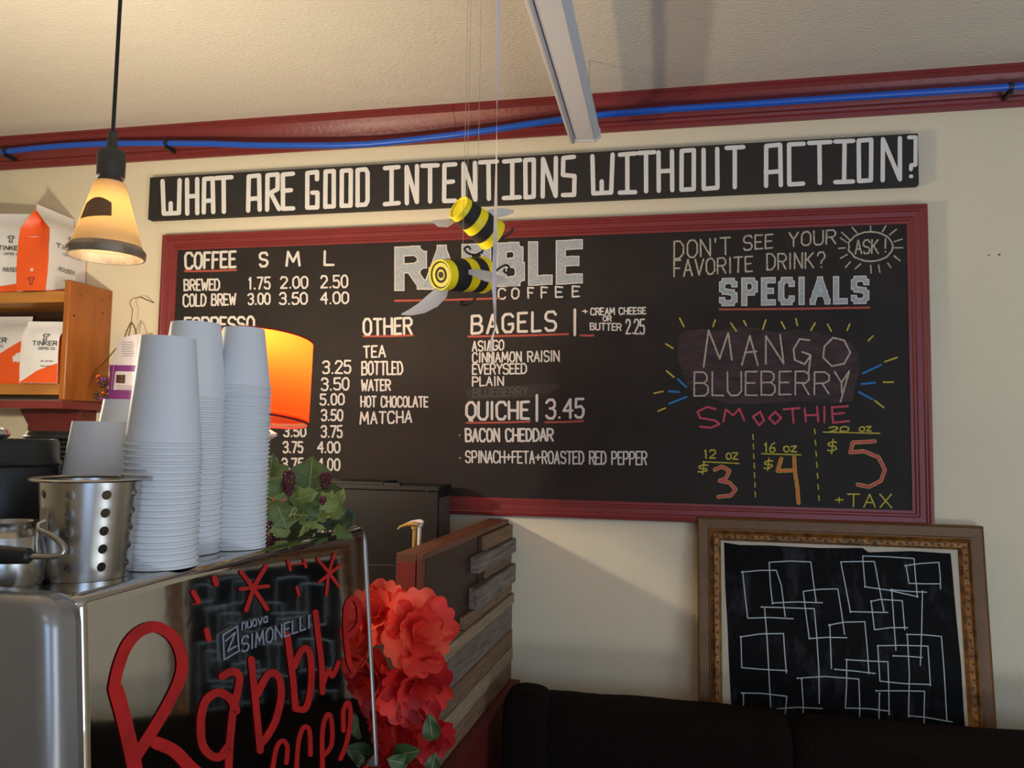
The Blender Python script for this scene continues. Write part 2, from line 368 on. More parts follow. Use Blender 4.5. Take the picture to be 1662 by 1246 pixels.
def window(name, lo, hi, axis):
    e = bpy.data.objects.new(name, None); COL.objects.link(e); e['kind'] = 'structure'; c = (Vector(lo)+Vector(hi))/2; c.z = lo[2]
    e.location = c; ORIG[e.name] = c; fr = MB(); t = .05
    (a, b, z0), (a2, b2, z1) = lo, hi
    if axis == 'x':
        fr.box((a, b, z0), (a2, b2, z0+t)).box((a, b, z1-t), (a2, b2, z1)).box((a, b, z0), (a+t, b2, z1)).box((a2-t, b, z0), (a2, b2, z1)).box(((a+a2)/2-.02, b, z0), ((a+a2)/2+.02, b2, z1))
    else:
        fr.box((a, b, z0), (a2, b2, z0+t)).box((a, b, z1-t), (a2, b2, z1)).box((a, b, z0), (a2, b+t, z1)).box((a, b2-t, z0), (a2, b2, z1)).box((a, (b+b2)/2-.02, z0), (a2, (b+b2)/2+.02, z1))
    obj('window_frame', fr, M_trimd, e)
window('window_1', (.8, YF-.09, .9), (2.2, YF-.04, 2.5), 'x')
window('window_2', (XR+.04, -1.1, .85), (XR+.09, .5, 2.2), 'y')
# crown moulding (red) along the back wall
prof = [(0, -.112), (.010, -.112), (.012, -.100), (.018, -.096), (.020, -.088), (.016, -.080), (.022, -.066), (.030, -.048), (.040, -.034), (.046, -.026), (.046, -.012), (.052, -.008), (.052, 0), (0, 0)]
def extrude_x(prof, x0, x1, mb=None):
    mb = mb or MB(); n = len(prof)
    vs = [(x0, D-a, ZC+b) for a, b in prof]+[(x1, D-a, ZC+b) for a, b in prof]
    mb.add(vs, [(i, i+1, n+i+1, n+i) for i in range(n-1)]+[tuple(range(n))[::-1], tuple(range(n, 2*n))]); return mb
XJ = W(742, 200).x
tr = struct('trim_1', extrude_x(prof, XL, XJ-.0006), M_trim, sharp=25)
struct('trim_2', extrude_x(prof, XJ+.0006, XR), M_trim, sharp=25)
# hose clipped along the moulding
def hose_pt(px, py): return W(px, py, D-.062)
HP = [(-60, 250), (10, 246), (60, 240), (110, 236), (180, 232.5), (240, 232.5), (271, 232.5), (339, 233), (410, 235.5), (478, 236), (540, 236), (597, 234), (640, 230), (677, 226), (740, 218.5), (796, 211), (860, 201), (918, 193), (980, 186), (1090, 177), (1200, 170), (1300, 163), (1400, 156.5), (1500, 150), (1580, 145), (1640, 141), (1720, 136), (1800, 132)]
hose = thing('hose', hose_pt(831, 205), 'long blue plastic hose clipped along the red moulding under the ceiling', 'hose')
obj('tube', MB().tube([hose_pt(*p) for p in HP], .0105, 12), M_blue, hose)
for px, py in ((10, 246), (271, 232.5), (1640, 141)):
    c = hose_pt(px, py)
    mb = MB().lathe([(.0112, -.006), (.0135, -.006), (.0135, .006), (.0112, .006), (.0112, -.006)], Matrix.Translation(c) @ Matrix.Rotation(math.pi/2, 4, 'Y'), 16)
    mb.box((c.x-.006, c.y-.004, c.z-.022), (c.x+.006, D-.012, c.z-.008)).sphere((c.x, c.y-.006, c.z-.016), .0035, 8)
    obj('cable_clip', mb, M_black, hose)
# small chips and nail marks in the wall paint
for k, (px, py, r) in enumerate(((1037, 893, .006), (1065, 913, .005), (1110, 900, .004), (1028, 999, .004), (1124, 997, .004), (1048, 940, .002), (926, 1082, .003), (1605, 414, .002), (1622, 413, .003))):
    c = W(px, py, D-.0004); mb = MB().lathe([(r, 0), (r*.8, .0015), (r*.45, .0015), (r*.3, .0004), (1e-4, .0002)], Matrix.Translation(c) @ Matrix.Rotation(math.pi/2, 4, 'X'), 10)
    wb_ = bpy.data.objects['wall_back']
    obj('paint_chip', mb, M_wall if k < 7 else M_dust, wb_)

# ------------------------------------------------------------------ painted banner
YB = D-.028
bq = [W(243, 290, YB), W(1490, 213, YB), W(1491, 297, YB), W(247, 358, YB)]
zb0 = (bq[2].z+bq[3].z)/2; zb1 = (bq[0].z+bq[1].z)/2
ban = thing('banner_sign', (bq[0].x*.5+bq[1].x*.5, YB, zb0), 'long narrow black sign with white block letters asking about good intentions', 'sign')
obj('board', MB().box((bq[0].x, YB, zb0), (bq[1].x, D, zb1)), M_sign, ban, bevel=.002)
fb = lambda x, y: W(x, y, YB-.0008)
def by(x, top): return (291-72*(x-262)/1226.) if top else (351.5-59*(x-262)/1226.)
letters = [('W', 262, 294), ('H', 302, 322), ('A', 329, 348), ('T', 348, 378), ('A', 401, 423), ('R', 432, 455), ('E', 457, 478),
 ('G', 497, 517), ('O', 526, 544), ('O', 553, 571), ('D', 578, 599), ('I', 623, 649), ('N', 658, 679), ('T', 683, 713), ('E', 719, 741), ('N', 750, 773), ('T', 777, 809),
 ('I', 816, 846), ('O', 851, 868), ('N', 879, 904), ('S', 912, 934), ('W', 959, 996), ('I', 1004, 1033), ('T', 1034, 1064), ('H', 1067, 1093), ('O', 1104, 1128), ('U', 1140, 1166), ('T', 1177, 1209),
 ('A', 1241, 1269), ('C', 1279, 1306), ('T', 1311, 1350), ('I', 1354, 1387), ('O', 1392, 1416), ('N', 1431, 1463), ('?', 1472, 1488)]
for ch, a, b in letters:
    mb = MB(); g = 3.2
    ya, yb = by(a, 0)-g, by(b, 0)-g; glyph(mb, ch, a+2, ya, b-2, yb, ya-by(a, 1)-g, yb-by(b, 1)-g, 7.2 if ch != '?' else 6.5, fb, 0, GB, .5)
    obj('letter', mb, M_sigw, ban, smooth=False)

# ------------------------------------------------------------------ menu chalkboard
YO = D-.03; YI = D-.012
oq = [W(262, 381, YO), W(1506, 327, YO), W(1521, 866, YO), W(727, 832, YO)]
iq = [W(288, 405, YI), W(1470, 364, YI), W(1480, 828, YI), W(735, 803, YI)]
ox0, ox1 = oq[0].x, (oq[1].x+oq[2].x)/2; oz1 = (oq[0].z+oq[1].z)/2; oz0 = (oq[2].z+oq[3].z)/2
ix0, ix1 = iq[0].x, (iq[1].x+iq[2].x)/2; iz1 = (iq[0].z+iq[1].z)/2; iz0 = (iq[2].z+iq[3].z)/2
menu = thing('menu_chalkboard', ((ox0+ox1)/2, D, oz0), 'large black menu chalkboard in a red moulded frame listing coffee, bagels and quiche', 'chalkboard')
obj('board', MB().box((ox0+.02, YI, oz0+.02), (ox1-.02, D, oz1-.02)), M_board, menu, smooth=False)
fw = ((ix0-ox0)+(ox1-ix1)+(oz1-iz1)+(iz0-oz0))/4
def mitred(x0, x1, z0, z1, prof, parent, name, m, Y=None):
    # prof: (distance in from the outer edge, height off the wall); four mitred rails
    Y = Y or (lambda x, z, h: D-h)
    cs = [(x0, z1, 1, -1), (x1, z1, -1, -1), (x1, z0, -1, 1), (x0, z0, 1, 1)]
    for i in range(4):
        a, b = cs[i], cs[(i+1) % 4]; n = len(prof); vs = []
        for (cx, cz, sx, sz) in (a, b):
            for d, h in prof:
                x = cx+sx*d; z = cz+sz*d; vs.append((x, Y(x, z, h), z))
        obj(name, MB().add(vs, [(j, j+1, n+j+1, n+j) for j in range(n-1)]), m, parent, sharp=25)
fp = [(0, 0), (0, .020), (.004, .030), (fw*.22, .032), (fw*.30, .028), (fw*.36, .028), (fw*.42, .024), (fw*.66, .023), (fw*.72, .019), (fw*.80, .019), (fw*.86, .015), (fw, .0145), (fw, .010)]
mitred(ox0, ox1, oz0, oz1, fp, menu, 'frame_rail', M_trim)
f1 = lambda x, y: W(x, y, YI-.0006)
f2 = lambda x, y: W(x, y, YI-.0014)
f3 = lambda x, y: W(x, y, YI-.0014)
def letter_part(m, calls, fn=f1, name='lettering', par=None, t=3.4):
    mb = MB()
    for c in calls:
        s, x0, y0, x1, y1, h0, h1 = c[:7]; text(mb, s, x0, y0, x1, y1, h0, h1, (c[7] if len(c) > 7 else t)*(.84 if h0 < 22 and fn is f1 and m is M_white else .94), fn, gap=c[8] if len(c) > 8 else .38)
    return obj(name, mb, m, par or menu, smooth=False)
for c in [('COFFEE', 301, 436, 382, 433, 25, 25, 4.5), ('S', 422, 432, 434, 432, 22, 22, 4.2), ('M', 465, 431, 486, 431, 22, 22, 4.2), ('L', 527, 430, 541, 430, 22, 22, 4.2),
          ('BREWED', 299, 471, 356, 470, 17, 17), ('1.75', 403, 469, 438, 468, 18, 18), ('2.00', 456, 467.5, 499, 467, 18, 18), ('2.50', 521, 467, 564, 466, 19, 19),
          ('COLD BREW', 298, 497, 382, 494, 19, 17), ('3.00', 403, 494, 438, 493, 17, 17), ('3.50', 454, 493.5, 498, 493, 18, 18), ('4.00', 521, 493, 565, 492, 18, 18),
          ('ESPRESSO', 300, 540, 412, 536, 24, 22, 4), ('3.25', 524, 606, 569, 605, 20, 20), ('3.50', 522, 633, 566, 632, 19, 19), ('5.00', 520, 657, 558, 656, 17, 17), ('3.50', 522, 682, 556, 682, 17, 17),
          ('3.75', 522, 709, 555, 709, 18, 18), ('4.00', 516, 734, 551, 734, 17, 17), ('4.00', 516, 762, 551, 763, 18, 18), ('3.50', 461, 708, 496, 708, 16, 16), ('3.75', 460, 734, 491, 734, 17, 17), ('3.75', 458, 761, 492, 761, 17, 17),
          ('OTHER', 590, 543, 668, 541, 25, 25, 4.2), ('TEA', 590, 580, 625, 579, 18, 18), ('BOTTLED', 588, 608, 653, 607, 21, 20), ('WATER', 587, 634, 633, 633, 17, 17), ('HOT CHOCOLATE', 586, 660, 694, 660, 17, 16, 3.2), ('MATCHA', 585, 688, 668, 685, 19, 18),
          ('BAGELS', 766, 541, 902, 536, 28, 31, 4.6, .55), ('|', 928, 540, 938, 540, 34, 34, 4.6), ('ASIAGO', 767, 570, 817, 567, 16, 15, 2.9), ('CINNAMON RAISIN', 767, 588, 907, 586, 15, 17, 2.9), ('EVERYSEED', 767, 607, 854, 606, 16, 16, 2.9), ('PLAIN', 767, 626, 817, 625, 14, 14, 2.9),
          ('QUICHE', 757, 681, 858, 679, 28, 27, 4.6), ('|', 866, 679, 876, 679, 34, 34, 4.6), ('3.45', 887, 679, 947, 677, 30, 30, 4.4),
          ('BACON CHEDDAR', 756, 716, 897, 715, 20, 19, 4), ('SPINACH+FETA+ROASTED RED PEPPER', 756, 750, 1049, 754, 18, 21, 3.0, .36),
          ('+', 946, 510, 953, 510, 10, 10, 2.6), ('CREAM CHEESE', 959, 511, 1048, 509, 11, 10, 2.6), ('OR', 979, 521, 992, 521, 8, 8, 2.4), ('BUTTER', 958, 535, 1008, 536, 11, 11, 2.6), ('2.25', 1016, 541, 1046, 542, 22, 24, 2.8), 
          ('.', 745, 706, 747, 706, 2, 2, 2.5), ('.', 745, 743, 747, 743, 2, 2, 2.5)]+[(ch, x, 485-(x-809)*.03, x+(11 if ch != 'F' else 9), 485-(x-809)*.03-.3, 17, 16, 3.2) for ch, x in zip('COFFEE', (809, 831, 857, 879, 902, 929))]:
    letter_part(M_white, [c])
for a, b in (((300, 440), (383, 438)), ((641, 488), (812, 484)), ((590, 545.5), (670, 544)), ((760, 546), (922, 542)), ((942, 544), (963, 544)), ((757, 686), (860, 684)), ((885, 685), (947, 683)), ((1168, 502), (1411, 499))):
    mb = MB(); ribbon(mb, [a, ((a[0]+b[0])/2, (a[1]+b[1])/2+.6), b], 3.2, f1); obj('red_underline', mb, M_redch, menu, smooth=False)
# thick chalk-filled words
def fat(s, boxes, y0, y1, h, T, xr):
    for ch, (a, b) in zip(s, boxes):
        ya = y0+(y1-y0)*(a-xr[0])/(xr[1]-xr[0]); yb = y0+(y1-y0)*(b-xr[0])/(xr[1]-xr[0])
        for t, fn, m in ((T, f1, M_white), (T-3.2, f2, M_chalkg)):
            mb = MB(); glyph(mb, ch, a+T/2, ya-T/2, b-T/2, yb-T/2, h-T, h-T, t, fn, nd=4)
            obj('chalk_outline' if m is M_white else 'chalk_fill', mb, m, menu, smooth=False)
fat('RABBLE', [(640, 693), (688, 746), (749, 800), (806, 852), (857, 897), (902, 946)], 472, 460, 72, 16.5, (641, 946))
fat('SPECIALS', [(1167, 1197), (1203, 1230), (1235, 1259), (1263, 1290), (1295, 1307), (1314, 1348), (1352, 1376), (1381, 1411)], 497, 493, 46, 10, (1167, 1411))
# chalk corner, specials
for c in [("DON'T", 1094, 420, 1185, 412, 28, 27), ('SEE', 1207, 406, 1254, 402, 23, 22), ('YOUR', 1281, 400, 1356, 395, 22, 22), ('FAVORITE', 1094, 449, 1221, 440, 26, 24), ('DRINK', 1245, 438, 1320, 434, 26, 24), ('?', 1327, 434, 1339, 433, 24, 24), ('ASK', 1388, 412, 1425, 411, 22, 22), ('!', 1434, 409, 1440, 409, 22, 22)]:
    letter_part(M_chalk, [c], t=2.8)
mb = MB(); ribbon(mb, [(1413+36*math.cos(a*.2618)*(1+.04*math.sin(3*a)), 400+24*math.sin(a*.2618)) for a in range(25)], 2.6, f1); obj('chalk_ring', mb, M_chalk, menu, smooth=False)
mb = MB()
for a, b in (((1366, 377), (1380, 390)), ((1383, 369), (1391, 378)), ((1413, 367), (1413, 374)), ((1432, 376), (1438, 366)), ((1444, 381), (1455, 372)), ((1452, 392), (1464, 388)), ((1452, 402), (1465, 402)), ((1451, 415), (1461, 423)), ((1441, 427), (1446, 434)), ((1426, 430), (1428, 442)), ((1413, 430), (1414, 443)), ((1397, 428), (1388, 436)), ((1380, 425), (1372, 434)), ((1375, 413), (1364, 419)), ((1372, 402), (1361, 403)), ((1374, 393), (1364, 386))):
    mb = MB(); ribbon(mb, [a, b], 2.3, f1); obj('chalk_ray', mb, M_chalk, menu, smooth=False)
# wiped purple patch behind the flavour
mb = MB(); pts = [(1102, 545), (1112, 536), (1140, 534), (1165, 538), (1190, 530), (1225, 532), (1262, 540), (1290, 534), (1320, 538), (1350, 545), (1380, 555), (1394, 575), (1396, 600), (1388, 625), (1384, 650), (1340, 654), (1290, 651), (1230, 655), (1180, 655), (1145, 645), (1120, 632), (1108, 605), (1100, 580)]
mb.add([fn for fn in [W(x, y, YI-.0003) for x, y in pts]], [tuple(range(len(pts)))]); obj('purple_smear', mb, M_purch, menu, smooth=False)
mb = MB(); pts = [(755, 632), (780, 628), (840, 625), (900, 622), (910, 627), (890, 638), (860, 645), (800, 648), (760, 648)]
mb.add([W(x, y, YI-.0003) for x, y in pts], [tuple(range(len(pts)))]); obj('wiped_patch', mb, M_smear, menu, smooth=False)
mb = MB(); text(mb, 'BLUEBERRY', 768, 644, 856, 641, 13, 13, 2.4, lambda x, y: W(x, y, YI-.0005), jit=.5); obj('erased_lettering', mb, mat('faint_erased_chalk', rgb(78, 72, 66), .9), menu, smooth=False)
mb = MB()
for pl in ([(1142, 595), (1150, 536)], [(1150, 536), (1168, 582), (1182, 540), (1188, 584)], [(1204, 592), (1217, 545), (1230, 592)], [(1210, 572), (1228, 570)], [(1243, 590), (1243, 545), (1272, 590), (1266, 543)],
           [(1314, 552), (1298, 550), (1288, 566), (1290, 584), (1306, 591), (1316, 576), (1302, 571)], [(1316, 576), (1312, 606)], [(1352, 548), (1338, 562), (1336, 580), (1350, 594), (1370, 590), (1380, 572), (1370, 552), (1352, 548)]):
    ribbon(mb, pl, 2.9, f2)
text(mb, 'BLUEBER', 1127, 642, 1313, 640, 38, 38, 2.7, f2, gap=.32); text(mb, 'RY', 1322, 640, 1378, 638, 36, 36, 2.7, f2)
ribbon(mb, [(1378, 604), (1364, 652)], 2.7, f2)
obj('chalk_lettering', mb, M_chalk, menu, smooth=False)
mb = MB(); ribbon(mb, [(1162, 664), (1148, 660), (1132, 668), (1136, 678), (1160, 682), (1168, 688), (1154, 694), (1136, 692)], 3.2, f1)
for pl in ([(1174, 684), (1178, 664), (1190, 674), (1200, 663), (1208, 682)], [(1234, 668), (1222, 676), (1232, 690), (1240, 682), (1234, 668)], [(1258, 668), (1248, 678), (1258, 688), (1268, 678), (1258, 668)],
           [(1272, 664), (1298, 662)], [(1286, 664), (1288, 686)], [(1306, 662), (1308, 684)], [(1326, 660), (1328, 684)], [(1307, 674), (1327, 673)], [(1338, 660), (1338, 685)], [(1350, 660), (1352, 686), (1378, 683)], [(1350, 661), (1376, 659)], [(1350, 672), (1370, 670)]):
    ribbon(mb, pl, 3.2, f1)
obj('pink_lettering', mb, M_pinkch, menu, smooth=False)
mb = MB()
for c in (('12', 1142, 743, 1161, 743, 13, 13), ('OZ', 1179, 745, 1197, 745, 10, 10), ('16', 1240, 734, 1258, 733, 15, 15), ('OZ', 1272, 733, 1293, 733, 9, 9), ('20', 1346, 701, 1377, 700, 8, 8), ('OZ', 1395, 700, 1414, 699, 7, 7), ('$', 1133, 769, 1149, 767, 16, 16), ('$', 1240, 763, 1254, 761, 17, 17), ('$', 1343, 735, 1358, 733, 20, 20), ('+', 1356, 820, 1368, 820, 18, 18), ('TAX', 1376, 822, 1447, 824, 20, 22)):
    mb = MB(); text(mb, *c, 2.3, f1); obj('yellow_lettering', mb, M_yelch, menu, smooth=False)
def ymark(pts, t): mb = MB(); ribbon(mb, pts, t, f1); obj('yellow_chalk_mark', mb, M_yelch, menu, smooth=False)
for pl in ([(1141, 749), (1199, 752)], [(1236, 736), (1300, 738)], [(1336, 701), (1428, 703)]): ymark(pl, 2)
for k in range(7):
    ymark([(1222+k*.6, 705+k*15.5), (1222.5+k*.6, 713+k*15.5)], 2); ymark([(1322+k*1.1, 696+k*18), (1323+k*1.1, 704+k*18)], 2)
for a, b in (((1103, 516), (1110, 530)), ((1161, 519), (1157, 530)), ((1186, 524), (1195, 537)), ((1207, 520), (1211, 528)), ((1243, 519), (1238, 534)), ((1268, 522), (1274, 533)), ((1292, 517), (1294, 528)), ((1323, 524), (1316, 536)), ((1343, 526), (1349, 537)), ((1379, 526), (1375, 536)), ((1417, 545), (1409, 553)), ((1081, 558), (1092, 565)), ((1456, 580), (1436, 587)), ((1434, 620), (1450, 620)), ((1420, 650), (1434, 661)), ((1082, 602), (1094, 612)), ((1062, 638), (1076, 635)), ((1068, 667), (1080, 662))):
    ymark([a, b], 2.6)
for a, b in (((1100, 615), (1114, 628)), ((1086, 635), (1102, 636)), ((1086, 655), (1114, 644)), ((1400, 606), (1430, 592)), ((1398, 623), (1420, 621)), ((1394, 636), (1416, 648))):
    mb = MB(); ribbon(mb, [a, b], 3.2, f1); obj('blue_chalk_mark', mb, M_bluech, menu, smooth=False)
d3 = [(1160, 762), (1172, 757), (1184, 764), (1178, 776), (1168, 780), (1184, 783), (1194, 794), (1186, 804), (1166, 806)]
d4 = [(1268, 744), (1262, 764), (1288, 763)]; d4b = [(1289, 742), (1290, 764), (1294, 790), (1296, 816)]
d5 = [(1420, 716), (1384, 718), (1380, 734), (1402, 732), (1426, 742), (1436, 762), (1430, 780), (1410, 790), (1392, 786)]
for s in (d3, d4, d4b, d5):
    mb = MB(); ribbon(mb, s, 6.5, f1); obj('yellow_numeral_edge', mb, M_yelch, menu, smooth=False)
    mb = MB(); ribbon(mb, s, 4.2, f2); obj('numeral', mb, M_oranch if s in (d4, d4b) else M_pinkch, menu, smooth=False)

# ------------------------------------------------------------------ leaning framed blackboard
zt = W(1132, 838, D-.03).z
lx0, lx1 = W(1132, 838, D-.03).x, W(1595, 852, D-.03).x; LH = .86; LEAN = .105
def YL(x, z, h): return D-.012-(zt-z)*LEAN-h
fr = thing('framed_blackboard', ((lx0+lx1)/2, YL(0, zt-LH, 0), zt-LH), 'gold picture frame leaning on the wall, black panel of overlapping white squares', 'picture frame')
mitred(lx0, lx1, zt-LH, zt, [(0, 0), (0, .022), (.003, .026), (.006, .024), (.031, .022), (.033, .026), (.036, .026)], fr, 'outer_rail', M_goldd, YL)
mitred(lx0+.036, lx1-.036, zt-LH+.036, zt-.036, [(0, .02), (0, .026), (.003, .03), (.007, .024), (.012, .030), (.024, .028), (.030, .020), (.032, .016)], fr, 'carved_rail', M_gold, YL)
IX0, IX1, IZ0, IZ1 = lx0+.072, lx1-.072, zt-LH+.072, zt-.072
# carved leaves on the inner moulding
mb = MB()
def carve(x, z, dx, dz, s=1):
    a = math.atan2(dz, dx)+s*.5; L = .011
    for da, ll in ((0, 1), (.9*s, .6), (-.7*s, .6)):
        ca, sa = math.cos(a+da), math.sin(a+da); h = .0305
        p = [(x, z), (x+ca*L*ll*.5-sa*.003, z+sa*L*ll*.5+ca*.003), (x+ca*L*ll, z+sa*L*ll), (x+ca*L*ll*.5+sa*.003, z+sa*L*ll*.5-ca*.003)]
        vs = [(q[0], YL(q[0], q[1], h-.003), q[1]) for q in p]+[((p[0][0]+p[2][0])/2, YL(0, (p[0][1]+p[2][1])/2, h+.003), (p[0][1]+p[2][1])/2)]
        mb.add(vs, [(0, 1, 4), (1, 2, 4), (2, 3, 4), (3, 0, 4)])
n = 40
for k in range(n):
    x = lx0+.056+(lx1-lx0-.112)*k/n; s = 1 if k % 2 else -1
    carve(x, zt-.053, 1, 0, s)
for k in range(36):
    z = zt-.056-(LH-.112)*k/36; s = 1 if k % 2 else -1
    carve(lx0+.053, z, 0, -1, s); carve(lx1-.053, z, 0, -1, s)
tag(obj('carving', mb, mat('carved_gold', rgb(150, 100, 40), .4, .2, var=.4, scale=60), fr, smooth=False), kind='stuff')
obj('liner', MB().add([(IX0-.012, YL(0, IZ0, .014), IZ0-.012), (IX1+.012, YL(0, IZ0, .014), IZ0-.012), (IX1+.012, YL(0, IZ1, .014), IZ1+.012), (IX0-.012, YL(0, IZ1, .014), IZ1+.012)], [(0, 1, 2, 3)]), M_liner, fr, smooth=False)
def fl(h):
    p0 = Vector((0, YL(0, zt, h), zt)); nn = Vector((0, -1, LEAN)).normalized()
    # plane containing (x,YL(z),z): direction (0,LEAN,1)
    nn = Vector((1, 0, 0)).cross(Vector((0, LEAN, 1)).normalized())
    return lambda x, y: PL(x, y, p0, nn)
fp_ = fl(.0155)
edge = [(1175, 880), (1200, 884), (1250, 885), (1330, 889), (1400, 889), (1410, 896), (1480, 894), (1543, 898), (1546, 930), (1552, 1000), (1560, 1080), (1564, 1150), (1570, 1230), (1580, 1330), (1400, 1330), (1200, 1320), (1190, 1250), (1188, 1165), (1184, 1090), (1181, 1020), (1177, 950)]
obj('black_panel', MB().add([fp_(*p) for p in edge], [tuple(range(len(edge)))]), M_bb, fr, smooth=False)
fq = fl(.0164)
sq = [[(304, 317), (390, 308), (468, 308), (492, 380), (510, 527)], [(308, 315), (320, 430), (332, 535), (440, 532), (548, 538)],
      [(450, 466), (440, 380), (434, 270), (530, 264), (632, 268), (645, 370), (657, 458)], [(450, 463), (570, 458), (688, 462)],
      [(398, 482), (500, 485), (648, 490), (660, 620), (670, 780), (672, 940)], [(412, 484), (425, 640), (432, 780), (442, 968)],
      [(625, 632), (612, 540), (596, 408), (670, 398), (760, 396), (778, 510), (792, 612)], [(625, 632), (710, 626), (803, 628)],
      [(820, 506), (800, 400), (774, 268), (850, 266), (934, 266), (955, 380), (980, 506)], [(820, 504), (900, 506), (998, 508)],
      [(890, 385), (884, 320), (878, 240), (1000, 244), (1122, 252), (1130, 350), (1138, 436)], [(888, 386), (1000, 402), (1142, 434)],
      [(1080, 286), (1150, 276), (1240, 270), (1246, 330), (1248, 396)], [(1084, 286), (1098, 370), (1170, 372), (1246, 372)],
      [(1012, 400), (1100, 408), (1182, 412)], [(1016, 400), (1026, 550), (1036, 688)], [(1162, 408), (1158, 600), (1152, 760)], [(1024, 714), (1090, 716), (1162, 722)],
      [(918, 454), (934, 590), (1010, 580), (1092, 580)], [(918, 456), (960, 446), (1066, 452), (1078, 590)],
      [(298, 624), (390, 610), (502, 608), (508, 700), (516, 796)], [(300, 624), (304, 770), (400, 778), (520, 784)],
      [(718, 568), (790, 554), (888, 552), (900, 680), (908, 800)], [(722, 570), (730, 774)], [(748, 778), (840, 786), (938, 798)],
      [(800, 732), (900, 738), (998, 742), (1002, 860), (1004, 994)], [(802, 732), (802, 850), (796, 962), (900, 964), (1000, 976)],
      [(568, 820), (700, 812), (860, 824), (864, 940), (864, 1060)], [(588, 824), (596, 940), (594, 1024)], [(740, 1048), (820, 1056), (890, 1062)],
      [(950, 666), (1070, 664), (1188, 668), (1194, 760), (1200, 856)], [(950, 668), (960, 834), (1080, 846), (1200, 850)],
      [(1088, 612), (1170, 614), (1252, 622), (1266, 800), (1278, 1024)], [(1090, 614), (1100, 800), (1096, 1004)], [(1096, 998), (1180, 1006), (1304, 1028)],
      [(942, 880), (1060, 880), (1172, 882), (1170, 990), (1170, 1096)], [(958, 892), (956, 980), (956, 1076), (1060, 1080), (1166, 1092)],
      [(304, 890), (400, 892), (518, 906), (510, 990)], [(312, 892), (312, 1000)], [(456, 966), (570, 958), (686, 964)]]
for s in sq:
    mb = MB(); ribbon(mb, [(1100+.3418*a, 820+.3418*b) for a, b in s], 1.7, fq)
    ribbon(mb, [(1100+.3418*s[0][0], 820+.3418*s[0][1])]*1+[(1100.3+.3418*s[0][0], 820+.3418*s[0][1])], 3, fq)
    obj('marker_line', mb, M_bbl, fr, smooth=False)

# ------------------------------------------------------------------ counter under the machine (below the frame)
TOP = CAMZ-.163
n0 = Z(126, 967, TOP); n0.z = 0
VPd = Vector((math.sin(math.radians(3.0)), math.cos(math.radians(3.0)), 0))       # machine length direction
NRM = Vector((VPd.y, -VPd.x, 0))                                                   # out of the back panel
ML = .66; TILT = math.tan(math.radians(5.0))
def mp(u, o, z): return n0+VPd*u+NRM*o+Vector((0, 0, z))
CZ = .93
mb = MB(); mb.hexa([mp(-.25, .10, 0), mp(.70, .10, 0), mp(.70, -.62, 0), mp(-.25, -.62, 0), mp(-.25, .10, CZ-.04), mp(.70, .10, CZ-.04), mp(.70, -.62, CZ-.04), mp(-.25, -.62, CZ-.04)])
ct = thing('bar_counter', mp(.3, -.2, 0), 'dark red bar counter carrying the espresso machine', 'counter')
obj('cabinet', mb, M_trimd, ct)
mb = MB(); mb.hexa([mp(-.28, .12, CZ-.04), mp(.73, .12, CZ-.04), mp(.73, -.64, CZ-.04), mp(-.28, -.64, CZ-.04), mp(-.28, .12, CZ), mp(.73, .12, CZ), mp(.73, -.64, CZ), mp(-.28, -.64, CZ)])
obj('worktop', mb, M_walnut, ct)

# ------------------------------------------------------------------ espresso machine
em = thing('espresso_machine', mp(ML/2, -.2, CZ), 'big polished steel espresso machine with red hand-painted words on its back panel', 'espresso machine')
hT = TOP-CZ; zfoot = .05
def tilt(z): return (TOP-z)*TILT
mb = MB(); zb = CZ+zfoot
nU = 1
mb.hexa([mp(0, tilt(zb), zb), mp(ML, tilt(zb), zb), mp(ML, -.5, zb), mp(0, -.5, zb), mp(0, 0, TOP), mp(ML, 0, TOP), mp(ML, -.5, TOP), mp(0, -.5, TOP)])
body = obj('body', mb, M_steel, em, bevel=.013, seg=6)
for k in range(4):
    u = (.06, ML-.06)[k % 2]; o = (-.04, -.44)[k//2]
    obj('foot', MB().lathe([(.022, CZ), (.02, CZ+.03), (.014, CZ+.056)], Matrix.Translation(mp(u, o, 0)), 16, cap0=True, cap1=True), M_black, em)
# grey end panel nearest the camera: rounded slab
def endcap(u0, u1, top, outx, r, name, m):
    mb = MB(); pts = []
    zb2 = CZ+.035
    pts.append((outx+ (top-zb2)*TILT, zb2))
    for i in range(9):
        a = math.radians(0+90*i/8); pts.append((outx-r+r*math.cos(a)+ (r-r*math.sin(a))*TILT, top-r+r*math.sin(a)))
    pts += [(-.53, top+.004), (-.53, zb2)]
    n = len(pts); vs = [mp(u0, a, b) for a, b in pts]+[mp(u1, a, b) for a, b in pts]
    mb.add(vs, [tuple(range(n))[::-1], tuple(range(n, 2*n))]+[(i, (i+1) % n, n+(i+1) % n, n+i) for i in range(n)])
    return obj(name, mb, m, em, bevel=.018, seg=5, sharp=30)
endcap(-.045, .004, TOP+.006, .010, .03, 'side_panel', M_greyp)
endcap(ML-.006, ML+.006, TOP+.0005, .001, .03, 'side_panel', M_greyp)
